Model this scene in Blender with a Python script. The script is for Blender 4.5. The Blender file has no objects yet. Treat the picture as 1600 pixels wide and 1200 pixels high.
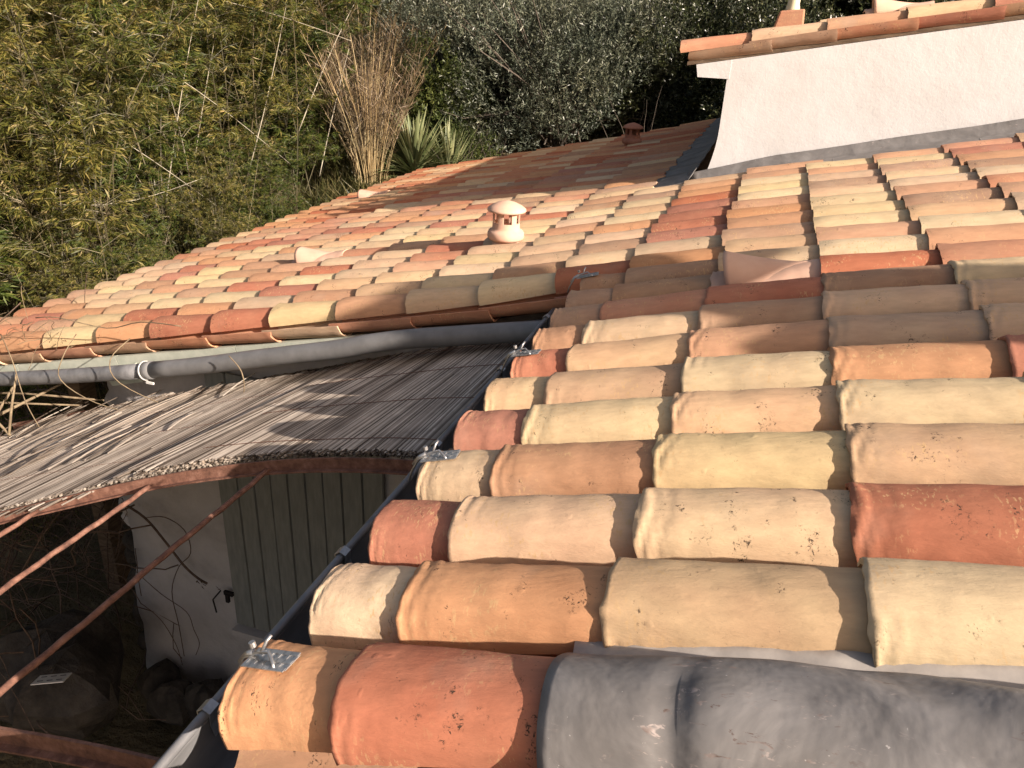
import bpy, math, random
import numpy as np
from mathutils import Vector, Matrix
scene = bpy.context.scene
C = scene.collection

# ------------------------------------------------------------------ camera, light, exposure
cam = bpy.data.cameras.new('camera'); camo = bpy.data.objects.new('camera', cam); C.objects.link(camo)
RW = ((0.94960, 0.17101, -0.26271), (0.31002, -0.38847, 0.86774), (0.04634, -0.90545, -0.42191))
CAMP = (0.48637, -0.74814, 1.06893)
camo.matrix_world = Matrix(((RW[0][0], -RW[0][1], -RW[0][2], CAMP[0]), (RW[1][0], -RW[1][1], -RW[1][2], CAMP[1]),
                            (RW[2][0], -RW[2][1], -RW[2][2], CAMP[2]), (0, 0, 0, 1)))
cam.sensor_width = 36; cam.lens = 27.21; cam.clip_start = 0.05; cam.clip_end = 300
scene.camera = camo
sund = Vector((-0.8612, 0.2714, -0.4403)).normalized()
sun_el = math.asin(-sund.z); sun_az = math.atan2(-sund.x, -sund.y)
w = bpy.data.worlds.new('World'); scene.world = w; w.use_nodes = True
nt = w.node_tree; bg = nt.nodes['Background']
sky = nt.nodes.new('ShaderNodeTexSky'); sky.sky_type = 'NISHITA'; sky.sun_disc = False
sky.sun_elevation = sun_el; sky.sun_rotation = sun_az; sky.dust_density = 4.0; sky.ozone_density = 0.6; sky.air_density = 1.0
wb = nt.nodes.new('ShaderNodeMix'); wb.data_type = 'RGBA'; wb.blend_type = 'MULTIPLY'; wb.inputs[0].default_value = 1.0; wb.inputs[7].default_value = (1.0, 0.88, 0.80, 1)   # the photograph's warm white balance
nt.links.new(sky.outputs[0], wb.inputs[6]); nt.links.new(wb.outputs[2], bg.inputs[0]); bg.inputs[1].default_value = 0.078
sl = bpy.data.lights.new('sun', 'SUN'); sl.energy = 5.0; sl.angle = math.radians(0.53); sl.color = (1.0, 0.87, 0.765)
so = bpy.data.objects.new('sun', sl); C.objects.link(so)
so.rotation_euler = sund.to_track_quat('-Z', 'Y').to_euler(); so.location = (6, -3, 6)
scene.view_settings.view_transform = 'Standard'; scene.view_settings.look = 'None'
scene.view_settings.exposure = 1.05; scene.view_settings.gamma = 1.0

# ------------------------------------------------------------------ helpers
rnd = random.Random(7); rng = np.random.default_rng(11)
TH = math.radians(17); c17, s17 = math.cos(TH), math.sin(TH)
ROOFM = Matrix(((c17, 0, -s17, 0), (0, 1, 0, 0), (s17, 0, c17, 0), (0, 0, 0, 1)))
def P(u, e, h): return Vector((u*c17 - h*s17, e, u*s17 + h*c17))
def hs(u):                                     # the roof is not quite flat: it eases off low down and high up
    if u < -.9: return -.055*(u + .9)
    if u > .6: return -.055*(u - .6)
    return 0.
def tag(o, label=None, cat=None, group=None, kind=None):
    if label: o['label'] = label
    if cat: o['category'] = cat
    if group: o['group'] = group
    if kind: o['kind'] = kind
    return o
def mesh(name, verts, faces, mats, smooth=True, mi=None):
    me = bpy.data.meshes.new(name)
    if isinstance(verts, np.ndarray) and isinstance(faces, np.ndarray):
        nf, k = faces.shape
        me.vertices.add(len(verts)); me.vertices.foreach_set('co', verts.astype(np.float32).ravel())
        me.loops.add(nf*k); me.loops.foreach_set('vertex_index', faces.astype(np.int32).ravel())
        me.polygons.add(nf); me.polygons.foreach_set('loop_start', np.arange(nf, dtype=np.int32)*k)
        me.polygons.foreach_set('loop_total', np.full(nf, k, dtype=np.int32))
        me.update(calc_edges=True)
    else:
        me.from_pydata([tuple(v) for v in verts], [], [tuple(f) for f in faces])
    for m in (mats if isinstance(mats, (list, tuple)) else [mats]): me.materials.append(m)
    if mi is not None: me.polygons.foreach_set('material_index', np.asarray(mi, dtype=np.int32))
    me.polygons.foreach_set('use_smooth', np.full(len(me.polygons), smooth))
    me.update()
    return me
def obj(name, me, parent=None, mw=None):
    o = bpy.data.objects.new(name, me); C.objects.link(o)
    if parent is not None: o.parent = parent
    if mw is not None: o.matrix_local = mw
    return o
def empty(name, loc=(0, 0, 0), rz=0.):
    o = bpy.data.objects.new(name, None); C.objects.link(o); o.location = loc; o.rotation_euler = (0, 0, rz)
    o.empty_display_size = .1
    return o
class MB:
    def __init__(s): s.v = []; s.f = []
    def add(s, v, f):
        n = len(s.v); s.v += [tuple(a) for a in v]; s.f += [tuple(n + i for i in a) for a in f]
    def box(s, c, d, rot=None):
        x, y, z = (a/2 for a in d)
        pts = [Vector(p) for p in ((-x,-y,-z),(x,-y,-z),(x,y,-z),(-x,y,-z),(-x,-y,z),(x,-y,z),(x,y,z),(-x,y,z))]
        if rot is not None: pts = [rot @ p for p in pts]
        s.add([p + Vector(c) for p in pts], [(0,3,2,1),(4,5,6,7),(0,1,5,4),(1,2,6,5),(2,3,7,6),(3,0,4,7)])
    def hexa(s, pts): s.add(pts, [(0,3,2,1),(4,5,6,7),(0,1,5,4),(1,2,6,5),(2,3,7,6),(3,0,4,7)])
    def tube(s, path, r, n=8, cap=True):
        path = [Vector(p) for p in path]; m = len(path)
        rr = r if isinstance(r, (list, tuple)) else [r]*m
        v = []; t0 = (path[1] - path[0]).normalized()
        up = Vector((0, 0, 1)) if abs(t0.z) < .9 else Vector((1, 0, 0))
        a = t0.cross(up).normalized()
        for i in range(m):
            t = (path[min(i+1, m-1)] - path[max(i-1, 0)]).normalized()
            a = (a - t*a.dot(t)).normalized(); b = t.cross(a)
            for k in range(n):
                q = 2*math.pi*k/n; v.append(path[i] + (a*math.cos(q) + b*math.sin(q))*rr[i])
        f = [(i*n + k, i*n + (k+1) % n, (i+1)*n + (k+1) % n, (i+1)*n + k) for i in range(m-1) for k in range(n)]
        if cap: f += [tuple(range(n))[::-1], tuple((m-1)*n + k for k in range(n))]
        s.add(v, f)
    def lathe(s, prof, n=28, org=(0, 0, 0)):
        v = []; o = Vector(org)
        for (r, z) in prof:
            for k in range(n):
                q = 2*math.pi*k/n; v.append(o + Vector((r*math.cos(q), r*math.sin(q), z)))
        f = [(i*n+k, i*n+(k+1) % n, (i+1)*n+(k+1) % n, (i+1)*n+k) for i in range(len(prof)-1) for k in range(n)]
        s.add(v, f)
    def build(s, name, mat, parent=None, smooth=False, mw=None):
        return obj(name, mesh(name, s.v, s.f, mat, smooth), parent, mw)

# ------------------------------------------------------------------ materials
def M_new(name):
    m = bpy.data.materials.new(name); m.use_nodes = True; t = m.node_tree
    return m, t, t.nodes['Principled BSDF']
def N(t, kind, **kw):
    n = t.nodes.new('ShaderNode' + kind)
    for k, v in kw.items():
        if k.startswith('i_'):
            key = k[2:]; key = int(key) if key.isdigit() else key.replace('_', ' ')
            n.inputs[key].default_value = v
        else: setattr(n, k, v)
    return n
def ramp(t, fac, stops, interp='LINEAR'):
    r = N(t, 'ValToRGB'); r.color_ramp.interpolation = interp; e = r.color_ramp.elements
    while len(e) < len(stops): e.new(.5)
    for el, (p_, c_) in zip(e, stops):
        el.position = p_; el.color = (*c_, 1) if len(c_) == 3 else c_
    t.links.new(fac, r.inputs[0]); return r
def mix(t, fac, a, b, mode='MIX'):
    n = N(t, 'Mix', data_type='RGBA', blend_type=mode)
    for i, x in ((0, fac), (6, a), (7, b)):
        if hasattr(x, 'links'): t.links.new(x, n.inputs[i])
        else: n.inputs[i].default_value = (*x, 1) if isinstance(x, tuple) else x
    return n.outputs[2]
def coords(t, kind='Object', shift=True, scale=(1, 1, 1)):
    tc = N(t, 'TexCoord'); out = tc.outputs[kind]
    if shift:
        oi = N(t, 'ObjectInfo'); mu = N(t, 'Math', operation='MULTIPLY', i_1=37.3); t.links.new(oi.outputs['Random'], mu.inputs[0])
        cb = N(t, 'CombineXYZ'); [t.links.new(mu.outputs[0], cb.inputs[i]) for i in range(3)]
        ad = N(t, 'VectorMath', operation='ADD'); t.links.new(out, ad.inputs[0]); t.links.new(cb.outputs[0], ad.inputs[1]); out = ad.outputs[0]
    mp = N(t, 'Mapping'); mp.inputs['Scale'].default_value = scale; t.links.new(out, mp.inputs[0])
    return mp.outputs[0]
def noise(t, co, scale, detail=3., rough=.55, dist=0.):
    n = N(t, 'TexNoise'); n.inputs['Scale'].default_value = scale; n.inputs['Detail'].default_value = detail
    n.inputs['Roughness'].default_value = rough; n.inputs['Distortion'].default_value = dist
    t.links.new(co, n.inputs['Vector']); return n.outputs[0]
def bump(t, bs, h, strength, dist, prev=None):
    b = N(t, 'Bump'); b.inputs['Strength'].default_value = strength; b.inputs['Distance'].default_value = dist
    t.links.new(h, b.inputs['Height'])
    if prev: t.links.new(prev, b.inputs['Normal'])
    t.links.new(b.outputs[0], bs.inputs['Normal']); return b.outputs[0]

def tile_mat(name, a, b, flecks=(.60, .40, .20), shift=True):
    m, t, bs = M_new(name)
    co = coords(t, shift=shift); cs = coords(t, shift=shift, scale=(1, 3.2, 3.2))
    n1 = noise(t, co, 5.5, 3); r1 = ramp(t, n1, [(.30, (0, 0, 0)), (.70, (1, 1, 1))])
    col = mix(t, r1.outputs[0], a, b)
    n2 = noise(t, cs, 16, 4, .6); r2 = ramp(t, n2, [(.3, (.90, .89, .88)), (.7, (1.07, 1.06, 1.05))])
    col = mix(t, 1., col, r2.outputs[0], 'MULTIPLY')
    if shift:
        oi = N(t, 'ObjectInfo'); hv = N(t, 'HueSaturation'); mr = N(t, 'MapRange', i_3=.86, i_4=1.10); t.links.new(oi.outputs['Random'], mr.inputs[0])
        t.links.new(mr.outputs[0], hv.inputs['Value']); t.links.new(col, hv.inputs['Color'])
        m7 = N(t, 'Math', operation='MULTIPLY', i_1=7.31); fr = N(t, 'Math', operation='FRACT'); t.links.new(oi.outputs['Random'], m7.inputs[0]); t.links.new(m7.outputs[0], fr.inputs[0])
        ms = N(t, 'MapRange', i_3=.84, i_4=1.0); t.links.new(fr.outputs[0], ms.inputs[0]); t.links.new(ms.outputs[0], hv.inputs['Saturation'])
        col = hv.outputs[0]
    # grey weathering patches
    ng = noise(t, co, 3.1, 4, .6); rg = ramp(t, ng, [(.60, (0, 0, 0)), (.78, (.40, .40, .40))])
    col = mix(t, rg.outputs[0], col, (.33, .27, .21))
    # lime flecks, gathered in patches
    nf = noise(t, coords(t, shift=shift, scale=(2.2, 1, 1)), 60, 3, .6); nb = noise(t, co, 7, 2)
    mf = N(t, 'Math', operation='MULTIPLY'); rf = ramp(t, nf, [(.57, (0, 0, 0)), (.63, (1, 1, 1))]); rb = ramp(t, nb, [(.48, (0, 0, 0)), (.60, (1, 1, 1))])
    t.links.new(rf.outputs[0], mf.inputs[0]); t.links.new(rb.outputs[0], mf.inputs[1])
    mf2 = N(t, 'Math', operation='MULTIPLY', i_1=.65); t.links.new(mf.outputs[0], mf2.inputs[0])
    col = mix(t, mf2.outputs[0], col, flecks)
    # black lichen dots
    rv = ramp(t, noise(t, co, 120, 5, .75, .6), [(.545, (0, 0, 0)), (.59, (1, 1, 1))]); nl = noise(t, coords(t, shift=shift, scale=(1.6, 1, 1)), 8.3, 5, .7); rl = ramp(t, nl, [(.575, (0, 0, 0)), (.64, (1, 1, 1))])
    ml = N(t, 'Math', operation='MULTIPLY'); t.links.new(rv.outputs[0], ml.inputs[0]); t.links.new(rl.outputs[0], ml.inputs[1])
    col = mix(t, ml.outputs[0], col, (.05, .035, .025))
    t.links.new(col, bs.inputs['Base Color']); bs.inputs['Roughness'].default_value = .88; bs.inputs['Specular IOR Level'].default_value = .18
    b1 = bump(t, bs, noise(t, cs, 20, 3, .5), .34, .005)
    b2 = bump(t, bs, noise(t, cs, 110, 4, .7), .42, .0014, b1)
    nd = noise(t, co, 30, 1, .4); rd = ramp(t, nd, [(.72, (0, 0, 0)), (.84, (1, 1, 1))])
    bump(t, bs, rd.outputs[0], .35, .002, b2)
    return m
TCOL = {'C': ((.62, .455, .265), (.60, .40, .235)), 'Y': ((.64, .495, .265), (.62, .45, .245)), 'P': ((.58, .365, .215), (.61, .42, .245)),
        'O': ((.53, .27, .135), (.55, .30, .155)), 'R': ((.42, .14, .072), (.46, .18, .095)), 'B': ((.42, .235, .135), (.46, .30, .185)),
        'T': ((.50, .21, .11), (.52, .26, .145))}
TM = {k: tile_mat('clay_' + n_, *TCOL[k]) for k, n_ in (('C', 'cream'), ('Y', 'straw'), ('P', 'peach'), ('O', 'ochre'), ('R', 'brick'), ('B', 'dusky'), ('T', 'terracotta'))}
TMF = {k: tile_mat('clay_far_' + n_, *TCOL[k], shift=False) for k, n_ in (('C', 'cream'), ('Y', 'straw'), ('P', 'peach'), ('O', 'ochre'), ('R', 'brick'), ('B', 'dusky'), ('T', 'terracotta'))}

def plain(name, a, b=None, scale=8., rough=.8, spec=.3, metal=0., bscale=60., bstr=.2, bdist=.004, stretch=(1, 1, 1), shift=False, stops=(.35, .65)):
    m, t, bs = M_new(name); co = coords(t, shift=shift, scale=stretch)
    if b is not None:
        r = ramp(t, noise(t, co, scale, 5, .62), [(stops[0], a), (stops[1], b)]); t.links.new(r.outputs[0], bs.inputs['Base Color'])
    else: bs.inputs['Base Color'].default_value = (*a, 1)
    bs.inputs['Roughness'].default_value = rough; bs.inputs['Specular IOR Level'].default_value = spec; bs.inputs['Metallic'].default_value = metal
    if bstr: bump(t, bs, noise(t, co, bscale, 4, .6), bstr, bdist)
    return m
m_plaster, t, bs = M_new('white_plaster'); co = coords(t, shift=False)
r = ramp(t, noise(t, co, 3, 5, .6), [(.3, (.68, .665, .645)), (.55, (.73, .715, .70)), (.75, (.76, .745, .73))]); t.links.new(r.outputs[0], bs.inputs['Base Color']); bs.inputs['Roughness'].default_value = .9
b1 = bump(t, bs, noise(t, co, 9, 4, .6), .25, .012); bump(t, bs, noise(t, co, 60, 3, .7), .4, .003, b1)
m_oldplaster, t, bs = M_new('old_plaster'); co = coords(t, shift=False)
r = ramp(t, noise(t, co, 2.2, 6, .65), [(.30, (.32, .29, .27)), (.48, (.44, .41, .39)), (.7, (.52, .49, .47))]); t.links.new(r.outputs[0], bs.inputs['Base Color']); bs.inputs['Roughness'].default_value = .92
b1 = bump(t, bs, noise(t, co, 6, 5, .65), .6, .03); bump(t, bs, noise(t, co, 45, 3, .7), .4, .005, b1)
m_zinc = plain('weathered_zinc', (.15, .15, .152), (.26, .26, .262), 14, .48, .4, .25, 90, .12, .002, (1, .35, 1))
m_zinc_in = plain('gutter_zinc', (.10, .10, .10), (.19, .19, .188), 9, .5, .4, .25, 60, .15, .002, (1, .3, 1))
m_pvc = plain('grey_pipe', (.15, .148, .145), (.20, .198, .195), 10, .42, .5, 0, 120, .06, .001, (1, 1, 1))
m_galv = plain('galvanised_steel', (.38, .38, .38), (.52, .52, .51), 60, .4, .5, .8, 200, .2, .001)
m_rust, t, bs = M_new('rusty_steel'); co = coords(t, shift=False)
r = ramp(t, noise(t, co, 26, 6, .7), [(.3, (.07, .032, .022)), (.5, (.17, .078, .050)), (.66, (.25, .13, .09)), (.76, (.36, .24, .18))]); t.links.new(r.outputs[0], bs.inputs['Base Color']); bs.inputs['Roughness'].default_value = .85
bump(t, bs, noise(t, co, 110, 4, .7), .6, .003)
m_lead, t, bs = M_new('grey_lead'); co = coords(t, shift=False)
r = ramp(t, noise(t, co, 6, 7, .68, .6), [(.28, (.125, .118, .112)), (.5, (.185, .176, .168)), (.72, (.27, .258, .247))]); col = r.outputs[0]
cs = coords(t, shift=False, scale=(1, 3, 3)); r2 = ramp(t, noise(t, cs, 19, 4, .75, 1.2), [(.60, (0, 0, 0)), (.66, (.8, .8, .8))]); r3 = ramp(t, noise(t, co, 3.4, 2), [(.44, (0, 0, 0)), (.56, (1, 1, 1))])
mm = N(t, 'Math', operation='MULTIPLY'); t.links.new(r2.outputs[0], mm.inputs[0]); t.links.new(r3.outputs[0], mm.inputs[1])
r4 = ramp(t, noise(t, co, 40, 2), [(.4, (.10, .06, .045)), (.6, (.42, .36, .33))]); col = mix(t, mm.outputs[0], col, r4.outputs[0])
r5 = ramp(t, noise(t, co, 85, 3, .7), [(.70, (0, 0, 0)), (.74, (.7, .7, .7))]); col = mix(t, r5.outputs[0], col, (.5, .48, .46))
t.links.new(col, bs.inputs['Base Color']); bs.inputs['Roughness'].default_value = .58; bs.inputs['Specular IOR Level'].default_value = .3; bs.inputs['Metallic'].default_value = .0
b1 = bump(t, bs, noise(t, co, 6, 4, .55, .2), .55, .016); bump(t, bs, noise(t, co, 70, 3, .6), .10, .002, b1)
m_deadcane = plain('bleached_cane', (.30, .27, .20), (.50, .46, .36), 9, .7, .3, 0, 40, .2, .002)
m_mortar = plain('pale_mortar', (.36, .33, .30), (.50, .46, .41), 12, .9, .2, 0, 60, .15, .002)
m_reed, t, bs = M_new('dry_reed'); geo = N(t, 'NewGeometry')
r = ramp(t, geo.outputs['Random Per Island'], [(0, (.07, .05, .035)), (.2, (.19, .15, .115)), (.5, (.38, .315, .25)), (.85, (.58, .50, .41)), (1, (.74, .66, .55))])
n1 = noise(t, coords(t, shift=False, scale=(1, .6, 1)), 7, 4, .7); rr = ramp(t, n1, [(.3, (.6, .6, .6)), (.7, (1.15, 1.15, 1.15))])
t.links.new(mix(t, 1., r.outputs[0], rr.outputs[0], 'MULTIPLY'), bs.inputs['Base Color']); bs.inputs['Roughness'].default_value = .75; bs.inputs['Specular IOR Level'].default_value = .25
m_shutter = plain('grey_green_paint', (.19, .195, .18), (.25, .255, .23), 12, .7, .3, 0, 60, .25, .003, (3, 3, .5))
m_sage = plain('pale_sage_paint', (.42, .45, .37), (.54, .56, .47), 9, .75, .3, 0, 70, .25, .003)
m_cowl = plain('pale_clay', (.60, .375, .27), (.67, .45, .33), 7, .82, .25, 0, 120, .2, .0015, shift=True)
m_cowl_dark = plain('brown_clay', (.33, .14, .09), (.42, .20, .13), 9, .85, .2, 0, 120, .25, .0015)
m_dark = plain('old_brown_wood', (.10, .07, .045), (.19, .135, .09), 9, .85, .2, 0, 40, .4, .004, (1, 1, 5))
m_black = plain('blackened_iron', (.02, .018, .017), None, 1, .7, .4, .3, 60, .2, .002)
m_vine = plain('bare_vine_bark', (.075, .05, .04), (.15, .105, .075), 30, .85, .2, 0, 80, .3, .002)
m_vinepale = plain('dry_straw_stem', (.15, .11, .07), (.27, .21, .13), 22, .8, .2, 0, 80, .2, .002)
m_cream = plain('cream_pipe', (.58, .54, .36), (.66, .62, .44), 12, .5, .4, 0, 60, .05, .001)
m_earth = plain('brown_earth', (.06, .05, .03), (.15, .12, .07), 1.4, .95, .1, 0, 9, .8, .08)
m_rubble = plain('rough_stone', (.03, .026, .022), (.075, .065, .055), 5, .92, .2, 0, 22, .7, .03, shift=True)
m_white = plain('white_sheet_metal', (.62, .60, .56), (.72, .70, .66), 8, .6, .3, 0, 60, .1, .001)

def leaf_mat(name, stops, tr=.35, rough=.5, spec=.35, patch=None):
    m, t, bs = M_new(name); geo = N(t, 'NewGeometry')
    r = ramp(t, geo.outputs['Random Per Island'], stops); col = r.outputs[0]
    n1 = noise(t, coords(t, 'Object', True), 1.3, 3, .6); rp = ramp(t, n1, [(.35, (.72, .80, .80)), (.65, (1.18, 1.12, 1.0))])
    col = mix(t, 1., col, rp.outputs[0], 'MULTIPLY')
    t.links.new(col, bs.inputs['Base Color']); bs.inputs['Roughness'].default_value = rough; bs.inputs['Specular IOR Level'].default_value = spec
    tl = N(t, 'BsdfTranslucent'); t.links.new(col, tl.inputs[0]); ms = N(t, 'MixShader'); ms.inputs[0].default_value = tr
    t.links.new(bs.outputs[0], ms.inputs[1]); t.links.new(tl.outputs[0], ms.inputs[2])
    out = [n for n in t.nodes if n.type == 'OUTPUT_MATERIAL'][0]; t.links.new(ms.outputs[0], out.inputs[0])
    return m
m_bamboo = leaf_mat('bamboo_leaf', [(0, (.035, .045, .010)), (.35, (.10, .105, .022)), (.7, (.185, .17, .038)), (.9, (.26, .215, .07)), (1, (.36, .28, .14))])
m_bamboo2 = leaf_mat('bamboo_leaf_green', [(0, (.025, .042, .01)), (.4, (.07, .10, .02)), (.8, (.125, .155, .032)), (1, (.24, .20, .06))])
m_drygrass = leaf_mat('dry_grass', [(0, (.04, .045, .015)), (.45, (.09, .09, .03)), (.8, (.15, .13, .05)), (1, (.26, .21, .11))])
m_reedleaf = leaf_mat('tan_reed_stem', [(0, (.19, .135, .07)), (.5, (.32, .24, .13)), (1, (.46, .36, .21))], .15)
m_fluff = leaf_mat('brown_reed_twig', [(0, (.10, .072, .045)), (.5, (.18, .13, .085)), (1, (.28, .21, .145))], .2)
m_olive = leaf_mat('olive_leaf', [(0, (.045, .05, .035)), (.45, (.09, .105, .07)), (.8, (.16, .175, .13)), (1, (.27, .28, .21))], .12, .42, .5)
m_dgreen = leaf_mat('evergreen_leaf', [(0, (.018, .022, .010)), (.55, (.035, .045, .017)), (.88, (.07, .08, .035)), (1, (.16, .16, .09))], .12, .35, .5)
m_mgreen = leaf_mat('shrub_leaf', [(0, (.04, .055, .016)), (.5, (.085, .115, .03)), (1, (.17, .19, .06))], .3)
m_yucca = leaf_mat('yucca_blade', [(0, (.10, .13, .05)), (.6, (.19, .21, .10)), (1, (.33, .33, .18))], .1, .5, .4)
m_bark = plain('grey_bark', (.05, .042, .034), (.12, .10, .08), 14, .9, .2, 0, 50, .5, .01, (3, 3, 1))
m_cane = leaf_mat('pale_cane', [(0, (.07, .06, .035)), (.75, (.14, .12, .075)), (1, (.36, .32, .24))], .05)

# ------------------------------------------------------------------ tile meshes
def fnoise(x, y, seed, octaves=3):
    g = np.random.default_rng(seed); v = np.zeros_like(x)
    for o in range(octaves*4):
        fr = 2**(o//4); a = g.uniform(0, 6.28); k = fr*g.uniform(.7, 1.3)
        v += np.sin(k*(x*math.cos(a) + y*math.sin(a)) + g.uniform(0, 6.28))/fr/2.4
    return v
def tile_arrays(seed, nu, nv, L=.5, w0=.212, w1=.168, H0=.10, H1=.087, th=.010, rough=1., frayed=False):
    """a half-round clay tile along +x, wide end at x=0, base at z=0"""
    t = np.linspace(0, 1, nu)**(1.35 if nu > 12 else 1.); a = np.linspace(0, math.pi, nv)
    T, A = np.meshgrid(t, a, indexing='ij'); X = T*L
    HW = (w0 + (w1 - w0)*T)/2; HH = H0 + (H1 - H0)*T
    def surf(off, rad):
        ca, sa = np.cos(A), np.sin(A)
        y = -np.sign(ca)*np.abs(ca)**.90*(HW - off); z = np.maximum(sa, 0)**.82*(HH - off)
        n = fnoise(X*38, A*2.2, seed)*.0011*rough*rad
        n += fnoise(X*12, A*1.0, seed + 5, 1)*.0020*rough*rad
        rip = np.exp(-X/.055)*np.sin(X*210 + 2.2*np.sin(A*3.1 + seed) + fnoise(X*9, A*3, seed+9, 1)*2)*.0027*rough*rad*(np.sin(A*1.3 + seed) > -.2)
        n = n + rip
        return y*(1 + n/.1), z*(1 + n/.1)
    nr = fnoise(A[0]*7, A[0]*0 + seed, seed + 3, 3)
    yo, zo = surf(0, 1); yi, zi = surf(th, .5)
    # rim thickness wobble: gives the frayed shadow edges
    amp = .0024*rough
    rimf = np.exp(-X/.012)*fnoise(A*13, X*0, seed + 21, 2)*amp
    yo = yo*(1 + rimf/.1); zo = zo*(1 + rimf/.1)
    Xo = X.copy(); Xo[0] += nr*.0034*rough - .006*rough*np.maximum(0, fnoise(A[0]*9, A[0]*0 + 3*seed, seed + 77, 2) - .75)*(-1); Xo[-1] += fnoise(A[0]*5, A[0]*0, seed+31, 2)*.004
    Xo = np.where(X > 0, Xo, Xo); Xi = Xo.copy()
    # soften the outer arris of the rims
    yo[0] *= .972; zo[0] *= .972; yo[-1] *= .98; zo[-1] *= .98
    vo = np.stack([Xo, yo, zo], -1).reshape(-1, 3); vi = np.stack([Xi, yi, zi], -1).reshape(-1, 3)
    n = nu*nv; V = [vo, vi]; F = []
    i, k = np.meshgrid(np.arange(nu-1), np.arange(nv-1), indexing='ij'); q = (i*nv + k).ravel()
    F.append(np.stack([q, q+1, q+nv+1, q+nv], 1)[:, ::-1]); F.append(np.stack([q, q+1, q+nv+1, q+nv], 1) + n)
    def strip(ids, flip):
        m = len(ids); b = sum(len(x) for x in V); V.append(vo[ids]); V.append(vi[ids]); j = np.arange(m-1)
        f = np.stack([j, j+1, j+1+m, j+m], 1) + b; F.append(f[:, ::-1] if flip else f)
    strip(np.arange(nv), False); strip(np.arange(nv) + (nu-1)*nv, True)
    strip(np.arange(nu)*nv, True); strip(np.arange(nu)*nv + nv-1, False)
    return np.concatenate(V), np.concatenate(F)
cover_hi = [tile_arrays(100 + 7*s, 34, 30, w0=.212 + .004*math.sin(s*2.1), H0=.10 + .003*math.sin(s*3.7)) for s in range(9)]
cover_md = [tile_arrays(200 + 7*s, 12, 14, w1=.146, H1=.074, th=.012) for s in range(4)]
cover_lo = [tile_arrays(300 + 7*s, 4, 9, w1=.146, H1=.074, th=.012, rough=.6) for s in range(3)]
def flip(vf, depth=0.):
    v, f = vf; v = v.copy(); v[:, 2] *= -1; v[:, 0] = .5 - v[:, 0]; v[:, 1] *= 1.0
    return v, f        # two mirrors: winding is kept
chan_hi = [flip(tile_arrays(400 + 7*s, 14, 14, H0=.085, H1=.072)) for s in range(3)]
chan_lo = [flip(tile_arrays(500 + 7*s, 3, 7, H0=.085, H1=.072, rough=.5)) for s in range(2)]

# ------------------------------------------------------------------ terrain
def gz(x, y):
    z = -3.6
    k = min(max((y - 3.5)/8., 0), 1); z += 1.9*k*k*(3 - 2*k)
    z += .34*max(0, -x - 6.8) + .26*max(0, y - 12.)
    return min(z, 9.) + .12*math.sin(x*1.3 + y*.7) + .08*math.sin(2.9*x - 1.7*y)
xs = np.concatenate([np.linspace(-90, -16, 12), np.linspace(-15, 6, 64), np.linspace(7, 60, 10)]); ys = np.concatenate([np.linspace(-60, -6, 8), np.linspace(-5, 24, 80), np.linspace(26, 110, 12)])
v = [(x, y, gz(x, y)) for x in xs for y in ys]; ny = len(ys)
f = [(i*ny+j, (i+1)*ny+j, (i+1)*ny+j+1, i*ny+j+1) for i in range(len(xs)-1) for j in range(ny-1)]
tag(obj('ground', mesh('ground', v, f, m_earth)), kind='structure')

# ------------------------------------------------------------------ the house: walls, roof deck, tiles
house = tag(empty('house', (0, 0, -3.6)), 'long stone and plaster house under the big clay tile roof', 'house')
HI = Matrix.Translation((0, 0, 3.6))          # parts are written in world coordinates
def hpart(mb, name, mat, smooth=False): return mb.build(name, mat, house, smooth, HI)
UE = -.20; RS = .25; CX = .3975
def deck_strip(u0, u1, e0, e1, mb, h0=-.075, t=.03):
    n = max(2, int((u1-u0)/.35)); us = [u0 + (u1-u0)*i/n for i in range(n+1)]
    for a, b in zip(us[:-1], us[1:]):
        mb.hexa([P(a, e0, hs(a)+h0-t), P(b, e0, hs(b)+h0-t), P(b, e1, hs(b)+h0-t), P(a, e1, hs(a)+h0-t),
                 P(a, e0, hs(a)+h0), P(b, e0, hs(b)+h0), P(b, e1, hs(b)+h0), P(a, e1, hs(a)+h0)])
mb = MB(); deck_strip(-.13, 5.2, -.12, 2.73, mb); deck_strip(-4.95, 5.2, 2.735, 5.55, mb); deck_strip(-4.95, -.02, 5.552, 11.05, mb)
hpart(mb, 'roof_deck', m_dark)
# walls of the near wing (below the gutter) and the gable wall behind the mat
mb = MB()
mb.hexa([(-.06, -.10, -3.7), (6.2, -.10, -3.7), (6.2, 2.9, -3.7), (-.06, 2.9, -3.7), (-.06, -.10, -.16), (6.2, -.10, 1.55), (6.2, 2.9, 1.55), (-.06, 2.9, -.16)])
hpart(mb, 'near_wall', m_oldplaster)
mb = MB(); pts = []
WL = -3.30
def gtop(x):                                   # underside of the deck over world x
    u = x/c17
    for _ in range(6): u = (x + hs(u)*s17 - .107*s17)/c17
    return P(u, 0, hs(u) - .109).z
nx = 14; nz = 30; vv = []; ff = []
for i in range(nx+1):
    for j in range(nz+1):
        x = WL - .17*(1 - j/nz) + ((-.07 - WL) + .17*(1-j/nz))*i/nx; zt = gtop(x); z = -3.75 + (zt + 3.75)*j/nz
        wob = .012*math.sin(x*5+z*3) + .01*math.sin(z*7.3 - x*2)
        if i == 0: x += .010*math.sin(z*9) + .008*math.sin(z*23)
        vv.append((x, 2.80 + wob, z))
for i in range(nx):
    for j in range(nz): ff.append((i*(nz+1)+j, (i+1)*(nz+1)+j, (i+1)*(nz+1)+j+1, i*(nz+1)+j+1))
b = len(vv); vv += [(x, 3.25, z) for (x, y, z) in vv]; ff += [tuple(b+i for i in q[::-1]) for q in ff]
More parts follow.
